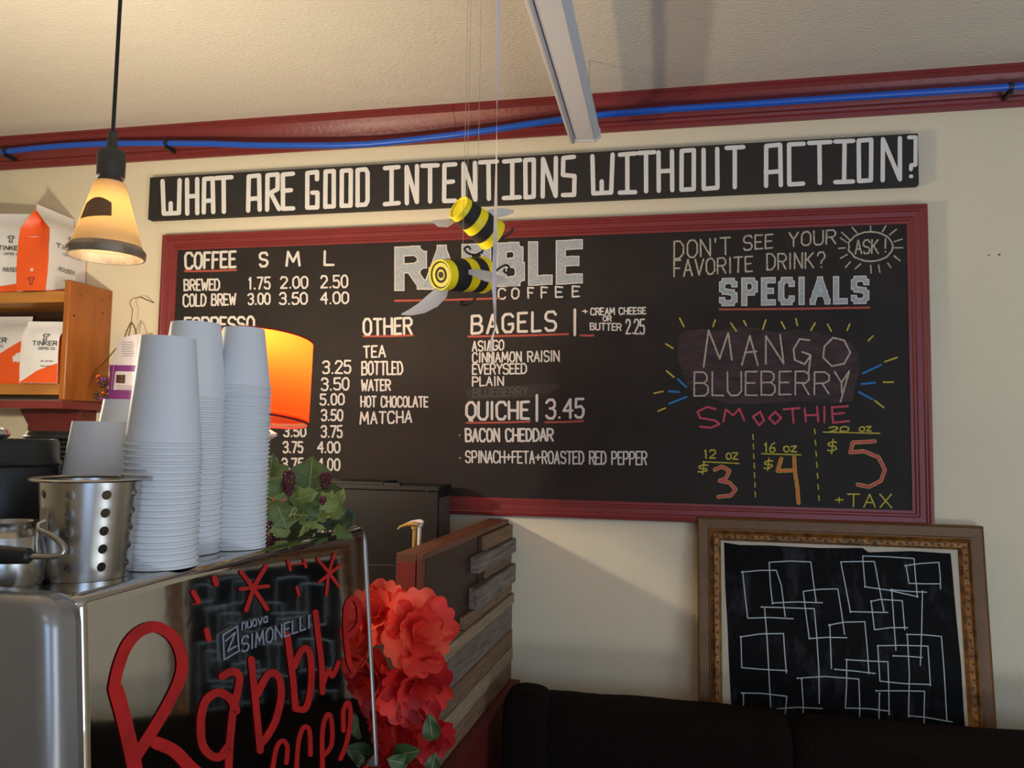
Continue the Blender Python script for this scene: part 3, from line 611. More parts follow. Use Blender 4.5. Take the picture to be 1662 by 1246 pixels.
# paint on the back panel, panel plane tilted
pn = (NRM+Vector((0, 0, TILT))).normalized(); pp = mp(0, 0, TOP)+pn*.0012
fpan = lambda x, y: PL(x, y, pp, pn)
def spline(pts, n=6):
    out = []; P = [pts[0]]+list(pts)+[pts[-1]]
    for i in range(1, len(P)-2):
        for k in range(n):
            t = k/n; a, b, c, d = P[i-1], P[i], P[i+1], P[i+2]
            out.append(tuple(.5*((2*b[j])+(-a[j]+c[j])*t+(2*a[j]-5*b[j]+4*c[j]-d[j])*t*t+(-a[j]+3*b[j]-3*c[j]+d[j])*t**3) for j in (0, 1)))
    out.append(tuple(pts[-1])); return out
def q2(pts): return [(100+.3258*a, 840+.3258*b) for a, b in pts]
strokes = [
 ([(270, 850), (300, 960), (330, 1080), (365, 1240)], 20), ([(262, 845), (285, 740), (330, 630), (400, 560), (480, 545), (560, 600), (600, 700), (590, 800), (530, 930), (460, 1050), (370, 1190)], 15), ([(470, 1120), (560, 1160), (640, 1240), (700, 1290)], 17),
 ([(800, 790), (850, 765), (885, 790), (880, 850), (855, 960), (840, 1100), (835, 1180), (830, 1290)], 10), ([(870, 960), (840, 900), (780, 870), (720, 910), (695, 1000), (700, 1120), (740, 1180), (790, 1190), (830, 1140)], 11),
 ([(945, 705), (960, 850), (975, 1000), (990, 1160)], 9), ([(975, 880), (1030, 780), (1080, 790), (1095, 880), (1070, 1000), (1030, 1080), (990, 1130)], 9.5),
 ([(1125, 580), (1140, 700), (1155, 820), (1165, 950)], 8.5), ([(1160, 740), (1195, 660), (1230, 660), (1245, 740), (1240, 860), (1215, 950), (1170, 950)], 8.5),
 ([(1265, 470), (1280, 600), (1295, 720), (1300, 870)], 7.5), ([(1300, 840), (1330, 760), (1350, 790), (1380, 720)], 6),
 ([(1420, 600), (1480, 530), (1480, 440), (1450, 400), (1420, 440), (1415, 560), (1430, 700), (1450, 760)], 6.5),
 ([(1050, 1260), (1070, 1150), (1100, 1110), (1125, 1140), (1120, 1220)], 6), ([(1170, 1260), (1180, 1120), (1205, 1045), (1235, 1060), (1240, 1180)], 6), ([(1300, 1260), (1300, 1060), (1325, 980), (1345, 1010), (1345, 1130), (1300, 1190)], 6), ([(1390, 1200), (1420, 1120), (1440, 1000), (1430, 920), (1405, 960), (1405, 1060)], 6),
]
for pts, t in strokes:
    mb = MB(); ribbon(mb, spline(q2(pts), 5), t*1.25, fpan); obj('painted_lettering', mb, M_redp, em, smooth=False)
marks = [([(895, 270), (955, 350), (1025, 455)], 7), ([(1020, 240), (960, 340), (920, 460)], 7), ([(890, 355), (1030, 340)], 6), ([(1275, 205), (1330, 270), (1380, 340)], 5), ([(1360, 180), (1330, 280), (1318, 385)], 5), ([(1285, 320), (1390, 235)], 5),
         ([(1128, 215), (1140, 258)], 5), ([(1208, 208), (1218, 245)], 4.5), ([(1140, 236), (1210, 228)], 2), ([(655, 370), (672, 398), (682, 418)], 8), ([(762, 300), (772, 330)], 9), ([(722, 560), (734, 605)], 9), ([(1172, 345), (1182, 385)], 5), ([(650, 432), (690, 425)], 1.6)]
for pts, t in marks:
    mb = MB(); ribbon(mb, q2(pts), t, fpan); obj('painted_mark', mb, M_redp, em, smooth=False)
# raised maker's badge
fbad = lambda x, y: PL(x, y, pp+pn*.0030, pn)
def raised(draw, name, m, depth=.003):
    mb = MB(); draw(mb, fbad); k = len(mb.v); bk = MB(); draw(bk, fpan)
    mb.v += bk.v; nf = len(mb.f)
    for f in list(mb.f[:nf]):
        for i in range(len(f)):
            a, b = f[i], f[(i+1) % len(f)]; mb.f.append([a, b, k+b, k+a]); mb.m.append(0)
    obj(name, mb, m, em, smooth=False)
raised(lambda mb, fn: text(mb, 'nuova', 393, 1022, 434, 1009, 17, 14, 2.4, fn, jit=0, gap=.45), 'badge_lettering', M_badge)
raised(lambda mb, fn: text(mb, 'SIMONELLI', 393, 1058, 503, 1018, 24, 20, 2.8, fn, jit=0, gap=.4), 'badge_lettering', M_badge)
def logo(mb, fn):
    ribbon(mb, [(364, 1070), (362, 1030), (385, 1016), (388, 1056), (364, 1070)], 2.6, fn); ribbon(mb, [(366, 1040), (382, 1026), (370, 1056), (384, 1048)], 2.6, fn)
raised(logo, 'badge_emblem', M_badge)
# dent on the panel's top ridge
mb = MB(); c = Z(258, 934, TOP-.006)
for k in range(5): mb.sphere(c+VPd*(.012*(k-2))+NRM*(.001*(k % 2))+Vector((0, 0, -.004*(k % 3))), .010, 12, 0, (1, 1.3, .7))
obj('dent', mb, M_steel, em)

# ------------------------------------------------------------------ paper cups in nested stacks on the machine
ORD = ['', 'topmost', 'second', 'third', 'fourth', 'fifth', 'sixth', 'seventh', 'eighth', 'ninth', 'tenth', 'eleventh', 'twelfth', 'thirteenth', 'fourteenth', 'fifteenth', 'sixteenth', 'seventeenth', 'eighteenth', 'nineteenth', 'twentieth']
TW = {2: 'twenty', 3: 'thirty', 4: 'forty'}; TH = {3: 'thirtieth', 4: 'fortieth'}
def ordw(k):
    if k <= 20: return ORD[k]
    t, u = divmod(k, 10)
    return TH[t] if u == 0 else TW[t]+'-'+('first' if u == 1 else ORD[u])
def cup_mesh(name, rr, rb, h, n=40):
    th = .0007; rb_ = .0016
    pr = [(1e-4, h-.006), (rb-.002, h-.006), (rb-.0012, h-.0005), (rb, h), (rb+.0002, h-.001), (rr-.0022, .004)]
    for i in range(9):
        a = math.radians(120-240*i/8); pr.append((rr-rb_+rb_*math.cos(a), .0018+rb_*math.sin(a)*1.05))
    pr += [(rr-.0034, .003), (rb-.0022, h-.0075), (1e-4, h-.0075)]
    mb = MB().lathe(pr, None, n)
    me = bpy.data.meshes.new(name); me.from_pydata([tuple(v) for v in mb.v], [], mb.f); me.materials.append(M_cup)
    me.polygons.foreach_set('use_smooth', [True]*len(me.polygons)); me.set_sharp_from_angle(angle=math.radians(50)); return me
def stack(base, rr, rb, h, n, step, desc, group, lean=(0, 0)):
    me = cup_mesh('paper_cup', rr, rb, h)
    for i in range(n):
        k = n-i     # ordinal from the top
        o = bpy.data.objects.new('paper_cup', me); COL.objects.link(o)
        o.location = base+Vector((lean[0]*i+random.uniform(-.0004, .0004), lean[1]*i+random.uniform(-.0004, .0004), i*step))
        o.rotation_euler.z = random.uniform(0, 6)
        if k == 1: lb = 'topmost upturned white paper cup, fully exposed, of the '+desc
        elif k == n: lb = 'bottom white paper cup of the '+desc
        else: lb = ordw(k)+' white paper cup from the top of the '+desc
        tag(o, lb, 'cup', group)
def on_top(px, dc):
    p = C(px, 900, dc); return Vector((p.x, p.y, TOP+.0003))
def fit_stack(px, dc, ytop, ybase):  # bottom resting on the machine
    b = on_top(px, dc); return b
B1 = fit_stack(258, .94, 0, 0); stack(B1, .0455, .0318, .133, 21, .0073, 'thick stack nearest the camera', 'paper cups in the near stack')
B2 = fit_stack(302, 1.048, 0, 0); stack(B2, .0445, .0327, .106, 31, .0069, 'tall middle stack', 'paper cups in the middle stack')
B3 = fit_stack(382, 1.10, 0, 0); stack(B3, .0420, .0285, .088, 40, .0058, 'tall right stack beside the orange lampshade', 'paper cups in the right stack')

# ------------------------------------------------------------------ things on the machine's left
def PT(px, py, dc): return C(px, py, dc)
# perforated steel cutlery holder
hc = on_top(143, .87); R = .052; HH = .107
hold = thing('utensil_holder', hc, 'perforated stainless steel cutlery holder beside the near cup stack', 'container')
mb = MB(); rh = .0052; cell = .0098; rows = [.017, .037, .057, .077, .093]; rows = [.015, .0345, .054, .0735, .093]
va = math.atan2(-hc.y, -hc.x); cols = [17+40*k for k in range(9)]
def hw(s_, z):   # s_: arc length at full radius from the viewing direction
    rr_ = R*(.86+.14*z/HH); a = va+s_/R; return (hc.x+rr_*math.cos(a), hc.y+rr_*math.sin(a), hc.z+z)
edges = [0]+[q_ for z in rows for q_ in (z-cell*.98, z+cell*.98)]+[HH]
edges = [0, .00525, .02475, .04425, .06375, .08325, .10275, HH]
sqp = []
for k in range(16):
    a = 2*math.pi*k/16; m_ = max(abs(math.cos(a)), abs(math.sin(a))); sqp.append((math.cos(a)/m_, math.sin(a)/m_))
for k, cdeg in enumerate(cols):
    s0 = math.radians(cdeg)*R; s1 = math.radians(cdeg+40)*R
    for z in rows:      # a square cell with a round hole
        vs = [hw(s0+x*.00975, z+y*.00975) for x, y in sqp]+[hw(s0+rh*math.cos(2*math.pi*i/16), z+rh*math.sin(2*math.pi*i/16)) for i in range(16)]
        mb.add(vs, [(i, (i+1) % 16, 16+(i+1) % 16, 16+i) for i in range(16)])
    sub = [-1, -.41421, 0, .41421, 1]
    zz = [0]+[z+q_*.00975 for z in rows for q_ in sub[:4]]+[rows[-1]+.00975, HH]
    xs_ = [s0+.00975+(s1-s0-.0195)*i/4 for i in range(5)]
    for j in range(len(zz)-1):
        for a, b in zip(xs_, xs_[1:]): mb.add([hw(a, zz[j]), hw(b, zz[j]), hw(b, zz[j+1]), hw(a, zz[j+1])], [(0, 1, 2, 3)])
    for za, zc_ in ((zz[0], zz[1]), (zz[-2], zz[-1])):
        for a, b in zip(sub, sub[1:]): mb.add([hw(s0+a*.00975, za), hw(s0+b*.00975, za), hw(s0+b*.00975, zc_), hw(s0+a*.00975, zc_)], [(0, 1, 2, 3)])
import bmesh
def weld(o, d=1e-5):
    bm = bmesh.new(); bm.from_mesh(o.data); bmesh.ops.remove_doubles(bm, verts=bm.verts, dist=d); bm.to_mesh(o.data); bm.free()
o = obj('perforated_wall', mb, M_steelb, hold, sharp=60); weld(o)
so = o.modifiers.new('thick', 'SOLIDIFY'); so.thickness = .0012; so.offset = -1
es = o.modifiers.new('split', 'EDGE_SPLIT'); es.split_angle = math.radians(40)
obj('rim', MB().lathe([(R-.001, HH-.001), (R+.010, HH), (R+.011, HH+.0015), (R+.009, HH+.003), (R-.002, HH+.002), (R-.001, HH-.001)], Matrix.Translation(hc), 64), M_steelb, hold)
obj('bottom', MB().lathe([(R*.85, 0), (R*.85, .003), (1e-4, .003)], Matrix.Translation(hc), 48), M_steelb, hold)
# loose cups behind the holder
def lone(px, pyt, dc, rr, rb, h, lb, base_z):
    p = C(px, pyt, dc); me = cup_mesh('paper_cup', rr, rb, h); o = bpy.data.objects.new('paper_cup', me); COL.objects.link(o)
    o.location = (p.x, p.y, base_z); tag(o, lb, 'cup')
zt1 = C(165, 684, 1.02).z
stk = [(163, 1.02, .0485, .033, .110, 684, 'upturned white paper cup standing behind the perforated holder'), (205, 1.14, .045, .030, .100, 649, 'half-hidden white paper cup between the holder and the near cup stack')]
for k, (px, dc, rr, rb, h, pyt, lb) in enumerate(stk):
    p = C(px, pyt, dc); n = max(1, round((p.z-h-TOP)/.007)+1); me = cup_mesh('paper_cup', rr, rb, h)
    st = (p.z-h-TOP-.0003)/max(1, n-1)
    for i in range(n):
        o = bpy.data.objects.new('paper_cup', me); COL.objects.link(o); o.location = (p.x, p.y, TOP+.0003+i*st)
        tag(o, lb if i == n-1 else ordw(n-i)+' paper cup down in the '+('stack behind the perforated holder' if k == 0 else 'half-hidden stack beside the near stack'), 'cup', 'paper cups nested behind the holder' if k == 0 else 'paper cups nested beside the near stack')
# stack of black lids
lc = C(88, 705, 1.20); nl = 22
me = None; zst = (lc.z-.006-TOP)/(nl-1)
pr = [(1e-4, .006), (.030, .006), (.032, .011), (.036, .011), (.039, .004), (.042, .003), (.043, 0), (.041, .001), (.037, .002), (.034, .008), (1e-4, .0045)]
lm = MB().lathe(pr, None, 32); me = bpy.data.meshes.new('cup_lid'); me.from_pydata([tuple(v) for v in lm.v], [], lm.f); me.materials.append(M_black)
me.polygons.foreach_set('use_smooth', [True]*len(me.polygons)); me.set_sharp_from_angle(angle=math.radians(40))
for i in range(nl):
    o = bpy.data.objects.new('cup_lid', me); COL.objects.link(o); o.location = (lc.x, lc.y, TOP+.0003+i*zst)
    k = nl-i
    tag(o, ('topmost' if k == 1 else 'bottom' if k == nl else ordw(k))+' black plastic cup lid '+('of' if k in (1, nl) else 'from the top of')+' the lid stack behind the black canister', 'lid', 'black lids stacked behind the canister')
# black canister
cc = C(12, 718, .98); cc.z = TOP; ht = C(30, 712, .98).z-TOP; rc = .060
can = thing('canister', cc, 'round black canister with a ridged lid at the left edge', 'canister')
obj('body', MB().lathe([(rc*.96, 0), (rc, .004), (rc, ht-.036), (rc-.003, ht-.03), (1e-4, ht-.03)], Matrix.Translation(cc), 48, cap0=True), M_black, can)
obj('lid', MB().lathe([(rc+.0005, ht-.034), (rc+.002, ht-.031), (rc+.0005, ht-.028), (rc-.001, ht-.026), (rc-.002, ht-.005), (rc-.005, ht), (rc-.010, ht), (rc-.012, ht-.004), (1e-4, ht-.0035)], Matrix.Translation(cc), 48), M_black, can)
obj('knob', MB().sphere(cc+Vector((-.010, -.01, ht+.006)), .017, 16, 0, (1, 1, .6)), M_steelb, can)
# steel jug with black handle
jc = C(8, 900, .82); jc.z = TOP
jt = C(8, 846, .82).z-TOP
jug = thing('steel_jug', jc, 'small steel jug with a wire handle and black grip at the left edge', 'jug')
rj = .034
obj('body', MB().lathe([(rj+.004, 0), (rj+.006, .004), (rj+.006, jt*.5), (rj+.002, jt*.78), (rj-.008, jt-.006), (rj-.006, jt-.003), (rj-.005, jt), (rj-.009, jt), (rj-.012, jt-.006), (rj, jt*.6), (rj, .003), (1e-4, .003)], Matrix.Translation(jc), 48, cap0=True), M_steelb, jug)
hp = spline([(36, 901), (60, 903), (92, 902), (104, 893), (96, 878), (78, 866), (62, 860)], 6)
obj('handle_wire', MB().tube([C(x, y, .775+.0004*i) for i, (x, y) in enumerate(hp)], .0034, 12, flat=.9), M_steelb, jug)
obj('grip', MB().tube([C(x, y, .775) for x, y in ((-40, 898), (-38, 898), (0, 900), (46, 902), (50, 902))], [.004, .0095, .0095, .008, .006], 16), M_black, jug)
mb = MB(); a = C(72, 824, .80); b = C(70, 868, .80); c2 = C(60, 905, .79)
mb.obox((a+b)/2, Vector((.0042, 0, 0)), Vector((0, .001, 0)), (a-b)/2)
mb.tube([C(74, 845, .795), C(62, 850, .79), C(59, 880, .785), C(60, 905, .785)], .0022, 8)
obj('clip', mb, M_steelb, jug)

# ------------------------------------------------------------------ pendant lamp
PB = C(173, 414, 1.3)
bx, bby = PB.x, PB.y
pt = thing('pendant_lamp', (bx, bby, PB.z), 'lit pendant lamp with a stained frosted glass cone on a black cord', 'pendant lamp')
T = lambda z: Matrix.Translation((bx, bby, z))
z_top = C(175, 294, 1.3).z; z_b = C(172, 418, 1.3).z; rb0 = .0605; rt0 = .0235
zr = z_b+.016
obj('glass_cone', MB().lathe([(rt0*.5, z_top+.002), (rt0, z_top), (rt0+.002, z_top-.006), (rb0-.005, zr)], T(0), 64), M_pglass, pt)
obj('rim_ring', MB().lathe([(rb0-.006, zr+.004), (rb0-.003, zr), (rb0, zr-.004), (rb0, z_b+.003), (rb0-.001, z_b), (rb0-.004, z_b), (rb0-.005, zr)], T(0), 64), M_pring, pt)
for aa in (-120, -20, 80, 160):
    a = math.radians(aa); c = Vector((bx+rb0*math.cos(a), bby+rb0*math.sin(a), (zr+z_b)/2)); t_ = Vector((-math.sin(a), math.cos(a), 0)); r_ = Vector((math.cos(a), math.sin(a), 0))
    obj('notch', MB().obox(c, t_*.006, r_*.0012, Vector((0, 0, .004))), M_pring, pt)
s_t = C(178, 240, 1.3).z; s_n = C(180, 209, 1.3).z
obj('socket', MB().lathe([(.0195, z_top-.002), (.0195, z_top+.006), (.022, z_top+.009), (.0225, s_t-.006), (.019, s_t), (.0085, s_t+.004), (.0068, s_n), (.004, s_n+.001)], T(0), 32, cap1=True), M_dust, pt)
obj('cord', MB().tube([(bx, bby, s_n), (bx+.001, bby, s_n+.3), (bx, bby, ZC-.02)], .0032, 8), M_cord, pt)
obj('ceiling_cup', MB().lathe([(.045, ZC-.002), (.045, ZC-.012), (.02, ZC-.03), (.004, ZC-.032)], T(0), 32), M_dust, pt)
obj('bulb', MB().lathe([(.012, z_top-.005), (.013, z_top-.018), (.0165, z_top-.026), (.012, z_top-.032), (1e-4, z_top-.034)], T(0), 24), M_bulbw, pt)
bpy.data.objects['pendant_bulb_light'].location = (bx, bby, z_top-.046)
obj('bulb_face', MB().lathe([(1e-4, zr+.024), (.028, zr+.022), (.032, zr+.016), (.028, zr+.012), (1e-4, zr+.010)], T(0), 32), [mat('bulb_face_glow', rgb(255, 240, 215), .4, emit=((1, .9, .74, 1), 16))], pt)
# brown scorch patch on the glass facing the room
mb = MB(); nx = 10; nz = 5
def conep(a, z): rr = rt0+.002+(rb0-.005-rt0-.002)*(z_top-.006-z)/(z_top-.006-zr)+.0006; return Vector((bx+rr*math.cos(a), bby+rr*math.sin(a), z))
view = math.atan2(-bby, -bx)
g0 = []
for j in range(nz+1):
    for i in range(nx+1):
        f_ = i/nx; a = view-1.15+1.25*f_; z = z_top-.045-.028*(j/nz)+(.006*f_ if j else .010*math.sin(f_*3))
        g0.append(conep(a, z))
mb.add(g0, [(j*(nx+1)+i, j*(nx+1)+i+1, (j+1)*(nx+1)+i+1, (j+1)*(nx+1)+i) for j in range(nz) for i in range(nx)])
obj('stain', mb, translucent('scorch_stain', rgb(110, 80, 52), rgb(120, 80, 40), .05), pt)

# ------------------------------------------------------------------ table lamp with orange shade
LC = C(418, 620, 1.84); zt2 = C(424, 545, 1.84).z; zb2 = C(424, 682, 1.84).z
lamp = thing('table_lamp', (LC.x, LC.y, .95), 'lit table lamp with a bright orange drum shade behind the cup stacks', 'lamp')
ax = (Vector((.03, .15, 1))).normalized(); q = Vector((0, 0, 1)).rotation_difference(ax).to_matrix().to_4x4()
Mx = Matrix.Translation((LC.x, LC.y, zb2)) @ q
hs = zt2-zb2; r1, r0 = .108, .122
obj('lamp_shade', MB().lathe([(r0, 0), (r1, hs)], Mx, 64), M_shade, lamp)
obj('shade_lining', MB().lathe([(r0-.0015, .001), (r0-.0022, .012)], Mx, 64), M_shadein, lamp)
obj('shade_piping', MB().lathe([(r0-.002, -.001), (r0+.0015, -.001), (r0+.0015, .004), (r0-.002, .004), (r0-.002, -.001)], Mx, 64), M_edge, lamp)
obj('shade_piping', MB().lathe([(r1-.002, hs-.003), (r1+.0015, hs-.003), (r1+.0015, hs+.001), (r1-.002, hs+.001), (r1-.002, hs-.003)], Mx, 64), M_edge, lamp)
obj('bulb', MB().sphere((LC.x, LC.y, zb2+hs*.62), .017, 20, 0, (1, 1, 1.2)), M_bulb, lamp)
bpy.data.objects['table_lamp_bulb_light'].location = (LC.x, LC.y, zb2+hs*.95)
bpy.data.objects['table_lamp_bulb_light'].data.shadow_soft_size = .023
bpy.data.objects['table_lamp_bulb_light'].location = (LC.x, LC.y, zb2+hs*.95+.0)
gz = C(430, 706, 1.84).z
obj('glass_block', MB().lathe([(1e-4, gz+.030), (.010, gz+.028), (.052, gz+.004), (.052, gz-.002), (.010, gz-.024), (1e-4, gz-.026)], Matrix.Translation((LC.x, LC.y, 0)), 8), mat('cut_glass', rgb(250, 240, 225), .15, var=.1, scale=60), lamp, smooth=False)
obj('stem', MB().lathe([(.006, gz-.02), (.010, gz-.08), (.03, 1.25), (.045, 1.15), (.05, 1.05), (.03, .98), (.07, .965), (.075, .95)], Matrix.Translation((LC.x, LC.y, 0)), 32, cap1=True), M_brass, lamp)
obj('harp', MB().lathe([(.004, gz+.02), (.006, zb2+hs*.4)], Matrix.Translation((LC.x, LC.y, 0)), 12), M_brass, lamp)
# back counter along the wall carrying lamp, cabinet and pump
bcx0 = -1.9; px_ = Z(686.5, 899.6, 1.287); 
bc = thing('back_counter', (-1.2, 2.0, 0), 'dark back counter along the wall behind the machine', 'counter')
obj('cabinet', MB().box((bcx0, 1.62, 0), (-.62, D-.002, .91)), M_trimd, bc)
obj('worktop', MB().box((bcx0-.02, 1.60, .91), (-.60, D-.002, .95)), M_walnut, bc)

# ------------------------------------------------------------------ black cabinet on the back counter
kz = W(600, 786, 2.26).z; kx1 = W(711, 787, 2.26).x; kx0 = W(470, 786, 2.26).x
kb = thing('black_cabinet', ((kx0+kx1)/2, 2.3, .95), 'tall black cabinet standing in front of the menu board', 'cabinet')
obj('body', MB().box((kx0, 2.26, .95), (kx1, 2.385, kz-.014)), M_cab, kb, bevel=.002)
obj('side_panel', MB().box((kx1, 2.275, .95), (kx1+.004, 2.385, kz-.035)), M_cabs, kb)
obj('top_panel', MB().box((kx0-.005, 2.25, kz-.014), (kx1+.006, 2.39, kz)), M_cab, kb, bevel=.001)
obj('lid', MB().box((kx0, 2.262, kz), (W(622, 780, 2.26).x, 2.385, kz+.008)), M_cab, kb, bevel=.001)
obj('hinge', MB().box((W(620, 780, 2.26).x, 2.265, kz), (W(648, 780, 2.26).x, 2.285, kz+.006)), M_black, kb)
for px, py in ((563, 786), (622, 788), (693, 795)):
    obj('screw', MB().sphere(W(px, py+2, 2.255), .0025, 8), M_chrome, kb)
mb = MB(); ribbon(mb, [(570, 916), (640, 917)], 1, lambda x, y: W(x, y, 2.2595)); obj('seam', mb, M_cabs, kb, smooth=False)

# ------------------------------------------------------------------ syrup pumps
def pump(px, py, dc, m, lb, mirror, zbase=.95):
    c = C(px, py, dc); t = thing('syrup_pump', (c.x, c.y, zbase), lb, 'pump bottle', 'syrup pumps behind the partition')
    obj('shaft', MB().lathe([(.0050, 1.20), (.0050, c.z-.008), (.0085, c.z-.006), (.0085, c.z)], Matrix.Translation((c.x, c.y, 0)), 16), m, t)
    pts = [c+Vector((.010, .0, .004)), c+Vector((0, 0, .006)), c+Vector((-.02, -.004, .004)), c+Vector((-.036, -.008, -.002)), c+Vector((-.041, -.009, -.008))]
    obj('nozzle', MB().tube(pts, [.007, .009, .006, .0045, .003], 12, flat=.75), m, t)
    obj('bottle', MB().lathe([(.036, zbase), (.038, zbase+.005), (.038, 1.12), (.030, 1.15), (.014, 1.18), (.014, 1.20), (.006, 1.205)], Matrix.Translation((c.x, c.y, 0)), 32, cap0=True), M_walnut, t)
    obj('collar', MB().lathe([(.017, 1.19), (.017, 1.215), (.006, 1.218)], Matrix.Translation((c.x, c.y, 0)), 24), m, t)
pump(673, 854, 1.93, M_gpump, 'gold syrup pump sticking up behind the wooden partition', 0)
pump(681, 850, 2.02, M_wplas, 'white syrup pump just behind the gold one', 0)

# ------------------------------------------------------------------ wooden partition with reclaimed planks
PZ = 1.287
pr0 = Z(686.5, 899.6, PZ); pb = Vector((pr0.x+.034, D, PZ))
w_ = (Z(686.5, 899.6, PZ)-Z(640, 899.6, PZ)).length
def pf(px): # y on the right face for a pixel column at the top
    return px
dirp = (pb-pr0); Lp = dirp.length; dirp.normalize(); sp = Vector((dirp.y, -dirp.x, 0))
pa = thing('wooden_partition', (pr0.x, (pr0.y+D)/2, 0), 'wooden partition wall clad with weathered reclaimed planks, reaching out from the back wall', 'partition')
def pb_(u0, u1, o0, o1, z0, z1): # along, outward(right), height
    mb = MB(); P = lambda u, o, z: Vector((pr0.x, pr0.y, 0))+dirp*u+sp*o+Vector((0, 0, z))
    return mb.hexa([P(u0, o0, z0), P(u1, o0, z0), P(u1, o1, z0), P(u0, o1, z0), P(u0, o0, z1), P(u1, o0, z1), P(u1, o1, z1), P(u0, o1, z1)])
obj('top_board', pb_(0, Lp, -w_, -w_*.26, PZ-.018, PZ), M_walnutt, pa, bevel=.001)
obj('top_board', pb_(0, Lp, -w_*.24, 0, PZ-.014, PZ), M_walnutt, pa, bevel=.001)
obj('end_board', pb_(0, .02, -w_, -w_*.28, 0, PZ-.018), mat('red_stained_end', rgb(134, 44, 34), .5, var=.3, scale=14, stretch=(1, 1, .2)), pa, bevel=.001)
obj('end_board', pb_(0, .02, -w_*.22, -.001, 0, PZ-.014), mat('red_brown_edge', rgb(116, 50, 36), .5, var=.4, scale=14, stretch=(3, 3, .2)), pa, bevel=.001)
obj('side_board', pb_(.02, Lp, -.014, 0, 0, PZ-.014), M_walnut, pa)
obj('side_board', pb_(.02, Lp, -w_, -w_+.014, 0, PZ-.018), M_walnut, pa)
ys = [850, 872, 895, 913, 943, 961, 978, 1020, 1047, 1071, 1101]
zs = [W(833, y, D).z for y in ys]
def u_at(px, z):   # position along the face where the column px is seen at height z
    n_ = sp; p = PL(px, CY+ (CAMZ-z)*500, pr0, n_)
    best = None
    for k in range(200):
        u = Lp*k/199; P = pr0+dirp*u; P = Vector((P.x, P.y, z)); v = P-CAM; x = CX+F*v.dot(_r)/v.dot(_f)
        if best is None or abs(x-px) < best[0]: best = (abs(x-px), u)
    return best[1]
starts = [780, 763, 782, 760, 745, 0, 0, 0, 0, 0]
kinds = [0, 1, 2, 1, 0, 3, 4, 2, 3, 2]; thick = [.014, .026, .012, .026, .014, .022, .016, .018, .020, .016]
for i in range(10):
    z1, z0 = zs[i], zs[i+1]; u0 = u_at(starts[i], (z0+z1)/2) if starts[i] else .0
    obj('plank', pb_(u0, Lp, .0005, thick[i], z0+.0012, z1-.0012), PLK[kinds[i]], pa, bevel=.0015)
z = zs[10]; k = 0
obj('trim_rail', pb_(0, Lp+.0, .0005, .045, z-.012, z-.001), M_trimd, pa)
obj('base_panel', pb_(0, Lp, .0005, .030, 0, z-.013), M_trimd, pa)
obj('back_filler', pb_(u_at(775, zs[1]), Lp, .0002, .004, zs[5], zs[0]), M_walnut, pa)

# ------------------------------------------------------------------ dark sofa
sy = 2.17
def sofa_z(px, py): return W(px, py, sy).z
sx0 = W(818, 1120, sy).x
zt_ = sofa_z(1130, 1157)
so_ = thing('sofa', (.6, 1.8, 0), 'long dark brown fleece-covered sofa below the leaning frame', 'sofa')
def cushion(x0, x1, y0, y1, z0, z1, name, wob=.008, nx=40, rr=.06, zprof=None):
    mb = MB(); ny = 20; vs = []
    for i in range(nx+1):
        fx = i/nx; x = x0+(x1-x0)*fx; e = min(fx, 1-fx)*(x1-x0); drop = 0
        if e < rr: drop = rr*.45*(1-math.sqrt(max(0, 1-(1-e/rr)**2)))
        zz = (zprof(x) if zprof else z1)-drop
        for j in range(ny):
            a = 2*math.pi*j/ny; ca, sa = math.cos(a), math.sin(a)
            p = .45; cx_ = math.copysign(abs(ca)**p, ca); cz_ = math.copysign(abs(sa)**p, sa)
            dd = drop*.6; yy = (y0+y1)/2+((y1-y0)/2-dd)*cx_; zc = (z0+zz)/2+((zz-z0)/2)*cz_
            w = wob*(math.sin(x*31+j)*.3+math.sin(x*13+j*2.1)*.4+random.uniform(-.3, .3)*.5)
            vs.append((x, yy, zc+w*.6))
    fs = [(i*ny+j, i*ny+(j+1) % ny, (i+1)*ny+(j+1) % ny, (i+1)*ny+j) for i in range(nx) for j in range(ny)]
    fs += [tuple(range(ny))[::-1], tuple(range(nx*ny, nx*ny+ny))]
    mb.add(vs, fs); return obj(name, mb, M_fleece, so_, sharp=80)
xs = W(1285, 1166, sy).x
cushion(W(852, 1130, sy).x, xs, sy-.05, sy+.14, .40, zt_+.004, 'back_cushion', .006, 60, .05)
cushion(xs-.004, 1.95, sy-.05, sy+.12, .40, sofa_z(1480, 1190)+.006, 'back_cushion', .006, 60, .05)
cushion(W(822, 1120, sy-.03).x, W(890, 1120, sy-.03).x, sy-.10, sy+.06, .40, sofa_z(850, 1108), 'arm_pad', .006, 24, .055)
cushion(W(835, 1130, sy).x, 1.95, 1.50, sy-.04, .22, .47, 'seat_cushion', .006, 60)
obj('base', MB().box((W(835, 1130, sy).x+.03, 1.55, .04), (1.93, sy+.1, .24)), M_fleece, so_)

